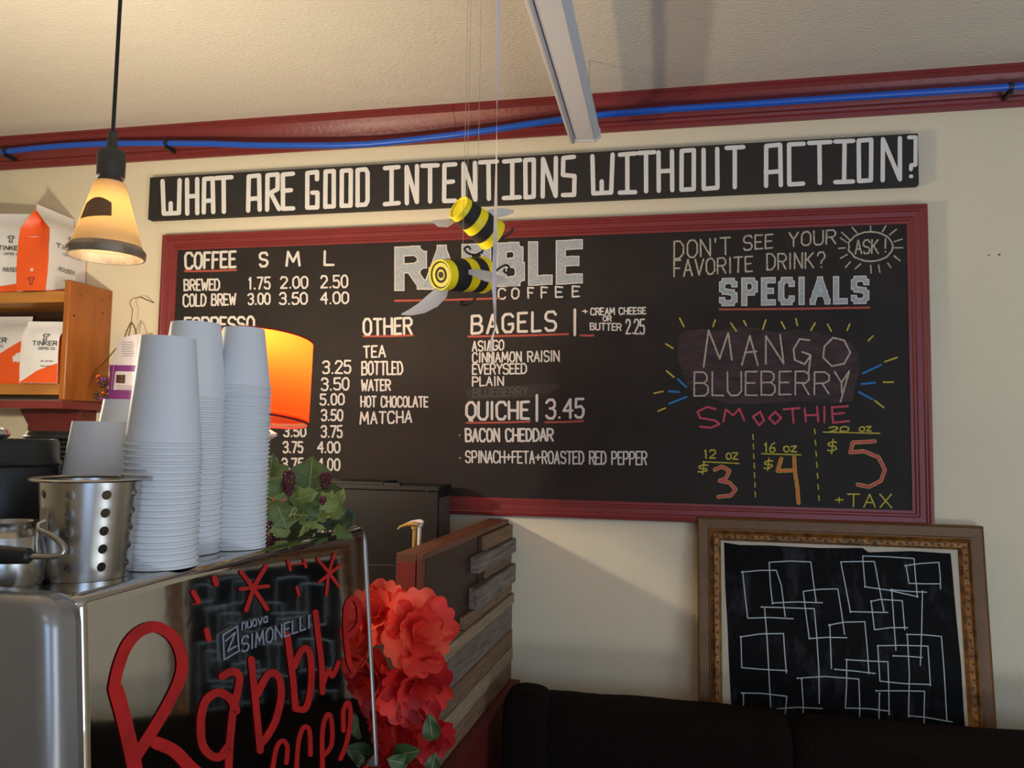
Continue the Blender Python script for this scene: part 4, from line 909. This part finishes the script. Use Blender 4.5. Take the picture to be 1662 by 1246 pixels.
# ------------------------------------------------------------------ strip light hung under the ceiling
ye = 2.30; e0 = W(948, 231, ye); zr_ = e0.z
sl = thing('strip_light', (e0.x, ye, zr_), 'unlit white strip light fitting running out from the wall below the ceiling', 'ceiling light')
xl, xr = W(925, 232, ye).x, W(975, 225, ye).x; wv = xr-xl
y_far = .2
def profx(pts, name, m, bev=.0, y0=ye, y1=y_far):
    n = len(pts); mb = MB(); vs = [(x, y0, z) for x, z in pts]+[(x, y1, z) for x, z in pts]
    mb.add(vs, [(i, (i+1) % n, n+(i+1) % n, n+i) for i in range(n)]+[tuple(range(n))[::-1], tuple(range(n, 2*n))]); return obj(name, mb, m, sl, bevel=bev, sharp=30)
profx([(xl+.018, zr_+.006), (xr-.018, zr_+.002), (xr-.001, zr_+.018), (xr-.004, zr_+.040), (xl+.02, zr_+.044)], 'channel', M_rail, .001)
mb = MB(); mb.tube([(xl+.008, ye+.004, zr_+.006), (xl+.008, ye, zr_+.006), (xl+.008, y_far, zr_+.006)], [.006, .0085, .0085], 16); obj('diffuser_tube', mb, M_rail, sl)
profx([(xl+.009, zr_+.014), (xl+.019, zr_+.014), (xl+.019, zr_+.040), (xl+.009, zr_+.040)], 'gap_strip', M_black)  # black strip filling the gap between tube and channel
profx([(xl+.018, zr_+.003), (xr-.017, zr_-.001), (xr+.001, zr_+.016), (xr-.002, zr_+.042), (xl+.019, zr_+.046)], 'end_cap', M_rail, .001, ye+.004, ye-.006)
for yy in (ye-.12, 1.2, .5):
    obj('hanger', MB().tube([((xl+xr)/2+.02, yy, zr_+.04), ((xl+xr)/2+.024, yy, ZC)], .0015, 6), M_chrome, sl)

# ------------------------------------------------------------------ bees made of painted tins
def frame_from(axis):
    return Vector((0, 0, 1)).rotation_difference(axis.normalized()).to_matrix().to_4x4()
def curl(mb, pts, r=.0022): mb.tube(pts, r, 8)
def bee(face, back, dcf, dcb, rf, rb, bands, lb, rings):
    A = C(*face, dcf); Bk = C(*back, dcb); ax = Bk-A; L = ax.length; M = Matrix.Translation(A) @ frame_from(ax)
    t = thing('tin_bee', (A+Bk)/2, lb, 'hanging bee', 'tin can bees on threads')
    r = lambda s: rf+(rb-rf)*s
    obj('tin', MB().lathe([(1e-4, .003), (rf-.004, .003), (rf-.003, 0), (rf, 0), (rf+.0008, .001), (rf, .002), (rb, L-.002), (rb+.001, L-.001), (rb+.001, L), (rb-.002, L), (rb-.003, L-.003), (1e-4, L-.003)], M, 48), M_yel, t, sharp=40)
    for s0, s1 in bands:
        pr = [(r(s0)+.0006, L*s0), (r(s1)+.0006, L*s1)]
        obj('black_stripe', MB().lathe(pr, M, 48), M_bee, t)
    for a, b in rings:
        obj('painted_ring', MB().lathe([(a, .0026), (b, .0024)], M, 32), M_bee, t)
    return t, A, Bk
b1, A1, K1 = bee((714, 446), (783, 446), 1.54, 1.64, .0305, .0375, [(.16, .46), (.66, .86)], 'lower yellow and black tin-can bee with swirled face and long white wings', [(.028, .0245), (.016, .011)])
b2, A2, K2 = bee((744, 336), (799, 382), 1.63, 1.69, .0275, .0365, [(.12, .36), (.56, .80)], 'upper yellow and black tin-can bee with a plain yellow face tilted up', [])
mb = MB(); mb.lathe([(1e-4, .0022), (.0065, .0022)], Matrix.Translation(A1) @ frame_from(K1-A1), 16); obj('painted_dot', mb, M_bee, b1)
def wing(t, pts, dcs, wpx):
    # curved leaf-shaped foam wing
    mb = MB(); P = [C(x, y, d) for (x, y), d in zip(pts, dcs)]; n = len(P); vs = []
    for i, p in enumerate(P):
        tg = (P[min(i+1, n-1)]-P[max(i-1, 0)]).normalized(); side = tg.cross(_f).normalized(); w = wpx[i]*1.58/1250
        vs += [p-side*w, p+_f*w*.35, p+side*w]
    th = _f*.0018
    k = len(vs); vs += [v+th for v in vs]; fs = []
    for i in range(n-1):
        for j in (0, 1):
            a = i*3+j; fs += [(a, a+1, a+4, a+3), (k+a+3, k+a+4, k+a+1, k+a)]
        fs += [(i*3, i*3+3, k+i*3+3, k+i*3), (i*3+2, k+i*3+2, k+i*3+5, i*3+5)]
    fs += [(0, k, k+1, 1), (1, k+1, k+2, 2), ((n-1)*3, (n-1)*3+1, k+(n-1)*3+1, k+(n-1)*3), ((n-1)*3+1, (n-1)*3+2, k+(n-1)*3+2, k+(n-1)*3+1)]
    mb.add(vs, fs); obj('wing', mb, M_foam, t, sharp=70)
wing(b1, [(724, 462), (716, 475), (702, 488), (684, 500), (666, 507), (651, 510)], [1.55, 1.55, 1.54, 1.53, 1.52, 1.51], [6, 11, 12, 9, 5, .8])
wing(b1, [(752, 440), (770, 442), (790, 448), (812, 455), (830, 460), (839, 463)], [1.56, 1.55, 1.54, 1.53, 1.52, 1.52], [1, 6, 8.5, 7, 4.5, 2])
wing(b2, [(736, 358), (725, 362), (712, 362), (702, 358)], [1.67, 1.67, 1.67, 1.67], [4, 7, 6, 2])
wing(b2, [(786, 346), (800, 346), (818, 344), (834, 343)], [1.66, 1.66, 1.66, 1.66], [3, 8, 7, 2])
def feeler(t, pts, dc, r=.0024):
    obj('antenna', MB().tube([C(x, y, dc) for x, y in spline(pts, 5)], r, 8), M_black, t)
feeler(b1, [(800, 444), (812, 434), (822, 430), (827, 436), (824, 443), (818, 440), (820, 436)], 1.64)
feeler(b1, [(775, 478), (768, 488), (756, 495), (746, 493), (748, 489), (754, 490)], 1.62)
feeler(b2, [(812, 388), (822, 382), (830, 376), (833, 370)], 1.69, .0028)
feeler(b2, [(783, 408), (772, 413), (760, 411), (754, 404), (760, 400), (764, 405)], 1.69)
feeler(b2, [(784, 405), (781, 412)], 1.69)
for bb, pts in ((b1, [(751, 418, 1.59)]), (b2, [(758, 320, 1.66), (775, 326, 1.66)])):
    for x, y, d in pts:
        c = C(x, y, d); obj('thread', MB().tube([c, (c.x, c.y, ZC)], .0005, 5), M_thread, bb)
# white ribbon dangling
mb = MB(); rp = [(808, -160), (808, -60), (808.5, 0), (807.5, 90), (806.5, 180), (805.5, 270), (804.5, 340), (803.5, 400), (802, 450), (803, 500), (803, 530), (800, 560), (798.5, 590)]
def strip(pts, dc, w, tw, mb):
    vs = []; N_ = 60; sp_ = spline(pts, 6); n = len(sp_)
    for i, (x, y) in enumerate(sp_):
        p = C(x, y, dc); a = tw*i/n; d = _r*math.cos(a)+_f*math.sin(a); vs += [p-d*w, p+d*w]
    k = len(vs); vs += [v+_f*.0006 for v in vs]
    fs = [(2*i, 2*i+1, 2*i+3, 2*i+2) for i in range(n-1)]+[(k+2*i+2, k+2*i+3, k+2*i+1, k+2*i) for i in range(n-1)]
    mb.add(vs, fs)
top_y = 0
zc_ = C(808, 0, 1.5)
strip([(808.5, -330)]+rp[2:], 1.5, .0041, 5.5, mb)
rb_ = thing('hanging_ribbon', (zc_.x, zc_.y, C(800, 590, 1.5).z), 'long white twisted ribbon dangling from the ceiling beside the bees', 'ribbon')
obj('strand', mb, M_rib, rb_, sharp=80)
mb = MB(); strip([(803, 445), (801, 470), (804, 500), (805, 525), (799, 548), (796, 570)], 1.495, .0034, 3, mb); obj('tail', mb, M_rib, rb_, sharp=80)
obj('hook', MB().tube([C(808.5, -325, 1.5), Vector((C(808.5, -325, 1.5).x, C(808.5, -325, 1.5).y, ZC))], .001, 6), M_chrome, rb_)

# ------------------------------------------------------------------ crate shelf with coffee bags on the left
SH1 = W(183, 475, D-.002); shx1 = SH1.x; zs1 = W(183, 472, D).z; zs0 = W(176, 654, D).z
r_ = ray(114, 462); ysf = shx1/(r_.x/r_.y)
ysf = max(2.15, min(2.3, ysf))
shelf = thing('crate_shelf', (shx1-.5, ysf, zs0), 'varnished pine crate shelf holding coffee bags on the left wall bracket', 'shelf')
obj('end_board', MB().box((shx1-.024, ysf, zs0), (shx1, D, zs1)), M_pine, shelf, bevel=.006, seg=3)
obj('end_board', MB().box((shx1-.95, ysf, zs0), (shx1-.926, D, zs1)), M_pine, shelf, bevel=.006, seg=3)
zt3 = W(40, 472, ysf).z; zt4 = W(40, 490, ysf).z; zb3 = W(40, 622, ysf).z; zb4 = W(40, 640, ysf).z
obj('top_board', MB().box((shx1-.926, ysf+.012, zt4), (shx1-.024, D, zt3)), M_pinel, shelf, bevel=.003)
obj('bottom_board', MB().box((shx1-.926, ysf+.012, zb4), (shx1-.024, D, zb3)), M_pinel, shelf, bevel=.003)
obj('back_panel', MB().box((shx1-.926, D-.012, zb3), (shx1-.024, D-.001, zt4)), M_walnut, shelf)
for px, py, r in ((120, 512, .006), (131, 480, .004), (166, 486, .004), (167, 508, .005), (125, 628, .003)):
    d = ray(px, py); p = CAM+d*(shx1/d.x)
    mb = MB().lathe([(r*.8, 0), (r*.5, .0012), (1e-4, .0012)], Matrix.Translation(p) @ Matrix.Rotation(math.pi/2, 4, 'Y'), 12); obj('knot', mb, M_knot, shelf)
zr3 = W(178, 660, D).z
ws = thing('wall_shelf', (shx1-.5, 2.3, zr3-.1), 'red painted wall shelf board under the pine crate', 'wall shelf')
obj('board', MB().box((shx1-1.3, ysf-.01, zs0-.028), (shx1+.005, D, zs0-.002)), M_trim, ws)
bxb = W(123, 700, D-.05).x
mb = MB(); x0, x1 = bxb-.02, bxb
P = [(ysf+.03, zs0-.028), (D, zs0-.028), (D, zs0-.30), (D-.03, zs0-.30)]
mb = MB(); xa = W(28, 668, 2.35).x; xb = W(123, 668, 2.35).x
pts = [(xa, zs0-.028), (xb, zs0-.028), (xb, zs0-.30), (xb-.05, zs0-.30)]
n = 4; vs = [(x, 2.36, z) for x, z in pts]+[(x, 2.40, z) for x, z in pts]
mb.add(vs, [(3, 2, 1, 0), (4, 5, 6, 7)]+[(i, (i+1) % 4, 4+(i+1) % 4, 4+i) for i in range(4)])
obj('bracket', mb, M_trimd, ws)
obj('wall_cleat', MB().box((xa, 2.40, zs0-.30), (xb, D, zs0-.028)), M_trimd, ws)

def coffee_bag(base, w, t, h, rot, lb, group, words, side_star=False, fold=.72, tri=.16, name='coffee_bag'):
    # base: centre of base; local x = width, y = depth (front is -y)
    e = thing(name, base, lb, 'coffee bag', group)
    Rm = Matrix.Translation(base) @ Matrix.Rotation(rot, 4, 'Z')
    P = lambda x, y, z: Rm @ Vector((x, y, z))
    hw, ht_ = w/2, t/2; rowsz = [0, .02, h*.2, h*.4, h*.6, h*fold, h*.86, h*.93, h]
    def dep(z):
        if z <= h*fold: return ht_*(1-.04*math.cos(z*30))
        return ht_*max(.02, 1-(z-h*fold)/(h*(.93-fold)) if z < h*.93 else .02)
    def wd(z): return hw*(1 if z < h*fold else 1+.02*math.sin(z*80))
    nx = 10
    front = MB(); back = MB()
    for mbx, sgn in ((front, -1), (back, 1)):
        vs = []
        for z in rowsz:
            for i in range(nx+1):
                f_ = i/nx*2-1; bul = .006*(1-f_*f_)*math.sin(min(1, z/h)*math.pi); wr = .0012*math.sin(f_*9+z*60)+.001*math.sin(z*170+f_*4)
                vs.append(P(wd(z)*f_, sgn*(dep(z)+bul+(wr if 0 < z < h*.9 else 0)), z))
        fs = []
        for j in range(len(rowsz)-1):
            for i in range(nx):
                a = j*(nx+1)+i; q = (a, a+1, a+nx+2, a+nx+1); fs.append(q if sgn < 0 else q[::-1])
        mbx.add(vs, fs)
    obj('front_panel', front, M_bagw, e, sharp=60); obj('back_panel', back, M_bagw, e, sharp=60)
    for sx in (-1, 1):
        g = MB(); vs = []
        for z in rowsz:
            inn = .0 if z < h*.3 else min(hw*.35, (z-h*.3)/(h*.7)*hw*.4)
            for y, k in ((-1, 0), (-.5, .5), (0, 1), (.5, .5), (1, 0)): vs.append(P(sx*(wd(z)-inn*k), y*dep(z), z))
        g.add(vs, [(j*5+i, j*5+i+1, j*5+i+6, j*5+i+5) for j in range(len(rowsz)-1) for i in range(4)])
        obj('side_gusset', g, M_bago, e, sharp=50)
    def face(u, v, off=.0045):   # u 0..1 across, v metres up
        z = v; f_ = u*2-1; bul = .006*(1-f_*f_)*math.sin(min(1, z/h)*math.pi)
        return P(wd(z)*f_, -(dep(z)+bul+off), z)
    # orange wedge at the foot of the front
    mb = MB(); k = 8
    vs = []
    for i in range(k+1):
        u = i/k; vs += [face(u, .001, .003), face(u, max(.002, tri*h*(u if u < .5 else (.5+ (u-.5)*.6))), .003)]
    mb.add(vs, [(2*i, 2*i+2, 2*i+3, 2*i+1) for i in range(k)]); obj('orange_wedge', mb, M_bago, e)
    fn = lambda x, y: face(x, y)
    def btext(s, u0, u1, v, hh, tt, m=M_ink, nm='lettering'):
        mb = MB(); kx = w    # work in metres then to u
        text(mb, s, u0*kx, -v, u1*kx, -v, hh, hh, tt, lambda x, y: face(x/kx, -y), jit=0)
        obj(nm, mb, m, e, smooth=False)
    for s, u0, u1, v, hh, tt in words: btext(s, u0, u1, v*h, hh, tt)
    # outlined T emblem
    def emblem(c_u, v, s, nm='emblem'):
        mb = MB(); pts = [(-.9, 1), (.9, 1), (.9, .4), (.35, .4), (.35, -.6), (.5, -.6), (.5, -1), (-.5, -1), (-.5, -.6), (-.35, -.6), (-.35, .4), (-.9, .4), (-.9, 1)]
        ribbon(mb, [(c_u*w+a*s, -(v*h+b*s)) for a, b in pts], s*.26, lambda x, y: face(x/w, -y)); obj(nm, mb, M_ink, e, smooth=False)
    emblem(words[0][1]*.5+words[0][2]*.5, words[0][3]+.13, .011)
    if side_star:   # print on the left gusset: star, T and a thin line
        sfn = lambda y, z: P(-hw-.0012, y, z)
        mb = MB(); pts = []
        for i in range(10):
            rr = .009 if i % 2 == 0 else .004; a = math.pi/2+i*math.pi/5; pts.append(sfn(-rr*math.cos(a), h*.24+rr*math.sin(a)))
        pts.append(sfn(0, h*.24)); mb.add(pts, [(i, (i+1) % 10, 10) for i in range(10)]); obj('star', mb, M_sigw, e, smooth=False)
        mb = MB(); pts = [(-.9, 1), (.9, 1), (.9, .4), (.35, .4), (.35, -1), (-.35, -1), (-.35, .4), (-.9, .4), (-.9, 1)]
        ribbon(mb, [(a*.012, h*.11+b*.013) for a, b in pts], .0022, sfn); obj('emblem', mb, M_ink, e, smooth=False)
        mb = MB(); ribbon(mb, [(-.018, h*.62), (.018, h*.62)], .0016, sfn); obj('small_print', mb, M_sigw, e, smooth=False)
    return e
def shelf_pt(px, py, z, y): p = W(px, py, y); return Vector((p.x, y, z))
TOPZ = zt3+.0005; BOTZ = zb3+.0005
wordsA = [('TINKER', .14, .86, .52, .014, .003), ('COFFEE CO.', .3, .8, .455, .007, .0014), ('ROUSER', .22, .62, .26, .013, .002), ('DARK', .38, .56, .16, .004, .001), ('ROAST', .68, .9, .155, .005, .0014)]
_c = W(75, 470, 2.25)
coffee_bag(Vector((_c.x-.066, 2.343, TOPZ)), .195, .115, .305, math.radians(95), 'white coffee bag with orange side gusset and star, standing on top of the crate', 'coffee bags on the shelf', wordsA, True)
coffee_bag(shelf_pt(8, 470, TOPZ, 2.31), .17, .07, .295, math.radians(10), 'crumpled white coffee bag at the left end on top of the crate', 'coffee bags on the shelf', [('TINKER', .5, .97, .52, .014, .003), ('COFFEE CO.', .62, .95, .46, .007, .0014), ('ROUSER', .62, .92, .26, .013, .002)])
coffee_bag(shelf_pt(70, 620, BOTZ, 2.27), .135, .055, .215, math.radians(8), 'small white coffee bag at the front inside the crate', 'coffee bags on the shelf', [('TINKER', .36, .97, .60, .014, .0030), ('COFFEE CO.', .52, .95, .53, .008, .0016), ('BLEND', .6, .9, .34, .004, .001), ('ROAST', .6, .85, .26, .004, .001)], tri=.4)
coffee_bag(shelf_pt(8, 620, BOTZ, 2.36), .19, .08, .250, math.radians(4), 'larger orange and white coffee bag at the back inside the crate', 'coffee bags on the shelf', [('TINKER', .10, .70, .60, .016, .0036), ('COFFEE CO.', .25, .66, .53, .008, .0016)], tri=.8)

# ------------------------------------------------------------------ hook, chain and pouch beside the shelf
yh = D-.06
hk = thing('wall_hook', W(203, 520, yh), 'bent wire hook and thin brass chain hanging on the wall beside the crate', 'hook')
hw_ = spline([(228, 482), (222, 483), (216, 484), (211, 490), (212, 496), (215, 502), (214, 512), (213, 522)], 5)
obj('wire', MB().tube([W(x, y, yh) for x, y in hw_]+[], .0013, 8), M_brass, hk)
obj('screw', MB().tube([W(228, 482, yh), Vector((W(228, 482, yh).x+.01, D, W(228, 482, yh).z-.01))], .002, 8), M_brass, hk)
def chain(pts, y, parent, ln=.0085):
    P = [W(a, b, y) for a, b in spline(pts, 12)]; mb = MB(); acc = 0; k = 0; last = P[0]
    for p in P[1:]:
        while (p-last).length >= ln*.72:
            d = (p-last).normalized(); c = last+d*(ln*.36); last = last+d*(ln*.72); up = Vector((0, -1, 0)) if k % 2 else d.cross(Vector((0, -1, 0))).normalized(); k += 1
            ring = []
            sd = d.cross(up).normalized() if k % 2 else up
            for i in range(8):
                a = 2*math.pi*i/8; ring.append(c+d*(ln*.5*math.cos(a))+(Vector((0, -1, 0)) if k % 2 else d.cross(Vector((0, -1, 0))).normalized())*(ln*.28*math.sin(a)))
            ring.append(ring[0]); mb.tube(ring, .0009, 5)
    return tag(obj('chain', mb, M_brass, parent), kind='stuff')
chain([(213, 522), (208, 532), (203, 545), (200, 556), (188, 566), (176, 580), (165, 592), (155, 600), (149, 612), (144, 628), (138, 645), (133, 662), (131, 680)], yh-.035, hk)
chain([(213, 522), (218, 530), (222, 545)], yh-.035, hk); chain([(213, 522), (211, 535), (208, 548)], yh-.035, hk)
po = thing('snack_pouch', W(200, 648, yh-.06), 'white and purple foil pouch hanging beside the pine crate', 'pouch')
yq = yh-.045
def pouch_grid(poly_l, poly_r, name, m, dy=0, n=8):
    mb = MB(); vs = []
    for (a, b) in zip(poly_l, poly_r):
        for i in range(n+1):
            f_ = i/n; x = a[0]+(b[0]-a[0])*f_; y = a[1]+(b[1]-a[1])*f_
            vs.append(W(x, y, yq-dy-.018*math.sin(f_*math.pi)))
    R_ = len(poly_l); mb.add(vs, [(j*(n+1)+i, (j+1)*(n+1)+i, (j+1)*(n+1)+i+1, j*(n+1)+i+1) for j in range(R_-1) for i in range(n)])
    k = len(mb.v); mb2 = [v+Vector((0, .014+dy, 0)) for v in mb.v]; 
    return obj(name, mb, m, po, sharp=60)
Lp_ = [(188, 549), (190, 562), (184, 576), (180, 590), (178, 620), (174, 647)]; Rp_ = [(229, 541), (230, 556), (230, 572), (229, 590), (228, 620), (226, 649)]
pouch_grid(Lp_, Rp_, 'front', M_pouch)
obj('back', MB().add([W(x, y, yq+.004) for x, y in Lp_+Rp_[::-1]], [tuple(range(12))]), M_pouch, po, smooth=False)
pouch_grid([(178, 592), (177, 602)], [(229, 593), (229, 603)], 'purple_band', M_purple, .0015)
pouch_grid([(176, 632), (174, 647)], [(227, 634), (226, 649)], 'purple_band', M_purple, .0015)
pouch_grid([(179, 594), (176, 632)], [(190, 594), (184, 633)], 'purple_band', M_purple, .003)
pouch_grid([(189, 608), (188, 621)], [(205, 608), (204, 622)], 'picture_patch', M_stain, .013)
mb = MB()
for k in range(7): ribbon(mb, [(198, 556+k*3.6), (215+(k % 3), 555+k*3.6)], 1.1, lambda x, y: W(x, y, yq-.020))
for k in range(3): ribbon(mb, [(190, 626+k*3), (220, 626+k*3)], .9, lambda x, y: W(x, y, yq-.021))
obj('small_print', mb, mat('grey_small_print', rgb(140, 132, 140), .6), po, smooth=False)
mb = MB()
for k in range(26):
    mb.sphere(W(162+random.uniform(-9, 12), 632+random.uniform(-22, 16), yh-.05+random.uniform(-.015, .01)), random.uniform(.005, .009), 8, random.choice((0, 0, 0, 1, 2)))
cm = obj('charm_cluster', mb, [mat('dark_beads', rgb(70, 50, 42), .4), M_bago, M_purple], hk); tag(cm, 'cluster of dark, orange and purple beads', kind='stuff')

# ------------------------------------------------------------------ silk grape leaves and berries on the machine
pc = C(490, 868, 1.30)
ivy = thing('silk_grape_vine', (pc.x, pc.y, TOP), 'bunch of green silk grape leaves with dark berry clusters on the machine', 'artificial plant')
def leaf_mesh(mb, c, dr, up, L, Wd, bend=.3, lobes=True, mi=0, cup=.25):
    dr = dr.normalized(); side = dr.cross(up).normalized(); nrm = side.cross(dr).normalized(); n = 12; rim = []
    def S_(t, s):   # half width outline
        base = math.sin(math.pi*min(1, t)**.75)**.8 if 0 < t < 1 else 0
        lob = (1+.22*math.sin(t*18)*(1 if lobes else 0)); return base*lob*s
    rows = []
    for i in range(n+1):
        t = i/n; w = S_(t, Wd/2); z = -bend*L*t*t; row = []
        for k in (-1, -.5, 0, .5, 1):
            row.append(c+dr*(L*t-abs(k)*L*.06)+side*(w*k)+nrm*(z+abs(k)*cup*w+.03*L*math.sin(t*9+k*3)))
        rows += row
    mb.add(rows, [(i*5+j, i*5+j+1, i*5+j+6, i*5+j+5) for i in range(n) for j in range(4)], mi)
def V3(x, y, z): return _r*x+_u*y-_f*z      # camera-ish axes: right, up, towards the camera
leaves = [ # px, py start, direction (right, up, toward), length px, width px, shade, dc
 (500, 815, (.1, 1, .1), 76, 88, 0, 1.30), (450, 790, (-.4, 1, .1), 62, 50, 1, 1.28), (432, 800, (.2, 1, .2), 68, 44, 0, 1.26), (462, 806, (-.7, .9, .3), 44, 34, 1, 1.22), (455, 800, (-.2, .6, .5), 34, 40, 0, 1.20),
 (458, 830, (-1, .5, .4), 40, 26, 1, 1.22), (450, 818, (.5, -1, .3), 46, 46, 0, 1.20), (452, 845, (.45, -1, .3), 34, 34, 1, 1.20), (478, 812, (.9, .4, .4), 44, 34, 1, 1.20), (470, 835, (1, .1, .5), 40, 30, 0, 1.18),
 (478, 820, (.6, 1, .3), 30, 30, 1, 1.22), (516, 842, (.5, 1, .3), 56, 40, 1, 1.24), (540, 828, (-.5, .9, .3), 36, 28, 1, 1.22), (512, 840, (-.6, .9, .2), 32, 26, 0, 1.22), (540, 840, (.3, 1, .2), 52, 30, 1, 1.26),
 (550, 845, (1, .5, .1), 32, 34, 2, 1.30), (548, 840, (.3, -.1, .2), 34, 36, 2, 1.30), (545, 856, (.8, -.5, .3), 36, 22, 0, 1.28), (498, 848, (1, -.25, .3), 34, 12, 1, 1.20), (505, 850, (-.8, -.7, .3), 30, 12, 1, 1.19),
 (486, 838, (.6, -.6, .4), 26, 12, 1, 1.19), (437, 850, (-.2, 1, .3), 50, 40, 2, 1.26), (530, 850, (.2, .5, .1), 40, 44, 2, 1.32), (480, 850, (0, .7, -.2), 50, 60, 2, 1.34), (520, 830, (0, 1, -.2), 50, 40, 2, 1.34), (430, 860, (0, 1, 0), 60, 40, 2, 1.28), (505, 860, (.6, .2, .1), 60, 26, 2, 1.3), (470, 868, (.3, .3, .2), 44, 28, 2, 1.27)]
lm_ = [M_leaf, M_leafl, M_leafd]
for px, py, d, L, w, sh, dc in leaves:
    mb = MB(); k = dc/F; dr = V3(*d); c = C(px, py, dc)
    up = V3(random.uniform(-.3, .3), random.uniform(.1, .5), 1)
    leaf_mesh(mb, c, dr, up, L*k, w*k, random.uniform(.1, .35)); 
    for v in mb.v: v.z = max(v.z, TOP+.002) if (v-mp(0, 0, TOP)).dot(NRM) < .0 else v.z
    lf = obj('leaf', mb, lm_[sh], ivy, sharp=70)
    if sh < 2 and L > 38:
        vb = MB(); n = 12; mid = [mb.v[i*5+2] for i in range(1, 12)]; tw = V3(0, 0, .0006)
        vb.tube([m_+tw for m_ in mid], [.0007]*10+[.0003], 5)
        for i in (3, 6):
            for j in (0, 4):
                vb.tube([mb.v[i*5+2]+tw, mb.v[(i+2)*5+(1 if j == 0 else 3)]+tw], .0004, 4)
        obj('vein', vb, M_vein, lf)
for px, py0, py1, wpx, dc in ((468, 765, 805, 9, 1.19), (528, 768, 794, 8, 1.24), (440, 846, 880, 8, 1.2), (524, 808, 818, 4, 1.2), (452, 868, 880, 7, 1.2)):
    mb = MB(); y = py0
    while y < py1:
        w = wpx*math.sin(math.pi*min(.95, max(.2, (y-py0)/(py1-py0)*.8+.2)))
        for a in (-1, -.33, .33, 1):
            mb.sphere(C(px+a*w+random.uniform(-1, 1), y+random.uniform(-1, 1), dc-.006*(1-abs(a))), 2.9*dc/F, 8)
        y += 4.5
    obj('berry_cluster', mb, M_berry, ivy)
mb = MB(); mb.tube([C(430, 872, 1.28), C(470, 862, 1.28), C(510, 860, 1.30), (pc.x+.03, pc.y, TOP+.02)], .003, 6); obj('stem', mb, M_leafd, ivy)

# ------------------------------------------------------------------ coral silk flowers hung at the far end of the machine
fc = C(650, 1100, 1.52)
fb_ = thing('silk_flower_bunch', (fc.x, fc.y, CZ), 'bunch of large coral-red silk flowers hanging at the end of the machine', 'artificial flowers')
def petal(c, dr, nrm, L, w, m, parent, cup=.35):
    dr = dr.normalized(); side = dr.cross(nrm).normalized(); nn = side.cross(dr).normalized(); mb = MB(); n = 10; mcols = 14
    vs = []
    for i in range(n+1):
        t = i/n; ww = w*.5*(.30+.85*math.sin(min(1, t*1.08)*math.pi*.5)**1.2)
        for k in range(mcols+1):
            s = k/mcols*2-1
            tip = .20*math.sqrt(abs(math.cos(s*math.pi*1.5)))*max(0, t-.6)/.4
            r_ = L*t*(1-.16*s*s*t) + L*tip
            vs.append(c+dr*r_+side*(ww*s)+nn*(cup*L*(t*t*.55)+abs(s)**2*w*.16*t+.012*L*math.sin(s*7+t*9)))
    mb.add(vs, [(i*(mcols+1)+k, i*(mcols+1)+k+1, (i+1)*(mcols+1)+k+1, (i+1)*(mcols+1)+k) for i in range(n) for k in range(mcols)])
    return obj('petal', mb, m, parent, sharp=80)
blooms = [((618, 1000), 1.50, (-.3, .6, .8), 62, [M_petal, M_petall]), ((672, 1028), 1.46, (.45, .35, .8), 66, [M_petall, M_petal]), ((612, 1090), 1.50, (-.5, -.1, .8), 56, [M_petal, M_petald]),
          ((672, 1105), 1.46, (.3, -.2, .9), 60, [M_petald, M_petal]), ((645, 1170), 1.48, (0, -.2, 1), 58, [M_petald, M_petal]), ((600, 1180), 1.46, (-.3, -.1, 1), 50, [M_petal, M_petald]), ((690, 1190), 1.50, (.3, -.2, 1), 44, [M_petald]), ((640, 1235), 1.47, (.0, -.3, 1), 52, [M_petald, M_petal])]
for (px, py), dc, ax3, R_, ms in blooms:
    c = C(px, py, dc); axis = V3(*ax3).normalized(); a1 = axis.cross(V3(0, 1, .2)).normalized(); a2 = axis.cross(a1).normalized(); k = dc/F
    hub = MB().sphere(c, .008, 10); bl = obj('blossom', hub, ms[-1], fb_)
    ph = random.uniform(0, 6)
    for ring, (cnt, rad, lift) in enumerate(((6, 1.0, .25), (5, .75, .75), (4, .5, 1.6))):
        for i in range(cnt):
            a = ph+2*math.pi*(i+ring*.5)/cnt+random.uniform(-.2, .2); out = a1*math.cos(a)+a2*math.sin(a)
            dr = (out+axis*lift*.9).normalized(); L = R_*rad*k*random.uniform(.85, 1.1)*.9
            petal(c+axis*.004*ring, dr, axis*1.0-out*.2, L, L*1.05, ms[0] if (i+ring) % 2 == 0 else ms[-1], bl, .25)
for px, py, d, L, w, dc in ((702, 1200, (-.1, 1, .2), 46, 30, 1.42), (640, 1225, (.8, .3, .4), 50, 34, 1.38), (660, 1240, (-.6, .4, .5), 40, 30, 1.37), (560, 1246, (.3, .7, .3), 40, 30, 1.34), (560, 1240, (-.7, .3, .3), 34, 26, 1.33), (700, 1250, (.2, .8, 0), 30, 24, 1.42)):
    mb = MB(); leaf_mesh(mb, C(px, py, dc), V3(*d), V3(.1, .3, 1), L*dc/F, w*dc/F, .15, False); lf = obj('leaf', mb, mat('rose_leaf', rgb(58, 84, 40), .5, var=.3, scale=40), fb_, sharp=70)
    vb = MB().tube([mb.v[i*5+2]+V3(0, 0, .0006) for i in range(1, 12)], .0006, 5); obj('vein', vb, M_vein, lf)
obj('stem', MB().tube([C(640, 980, 1.55), C(645, 1080, 1.56), C(650, 1200, 1.56), C(655, 1320, 1.56)], .004, 8), M_leafd, fb_)
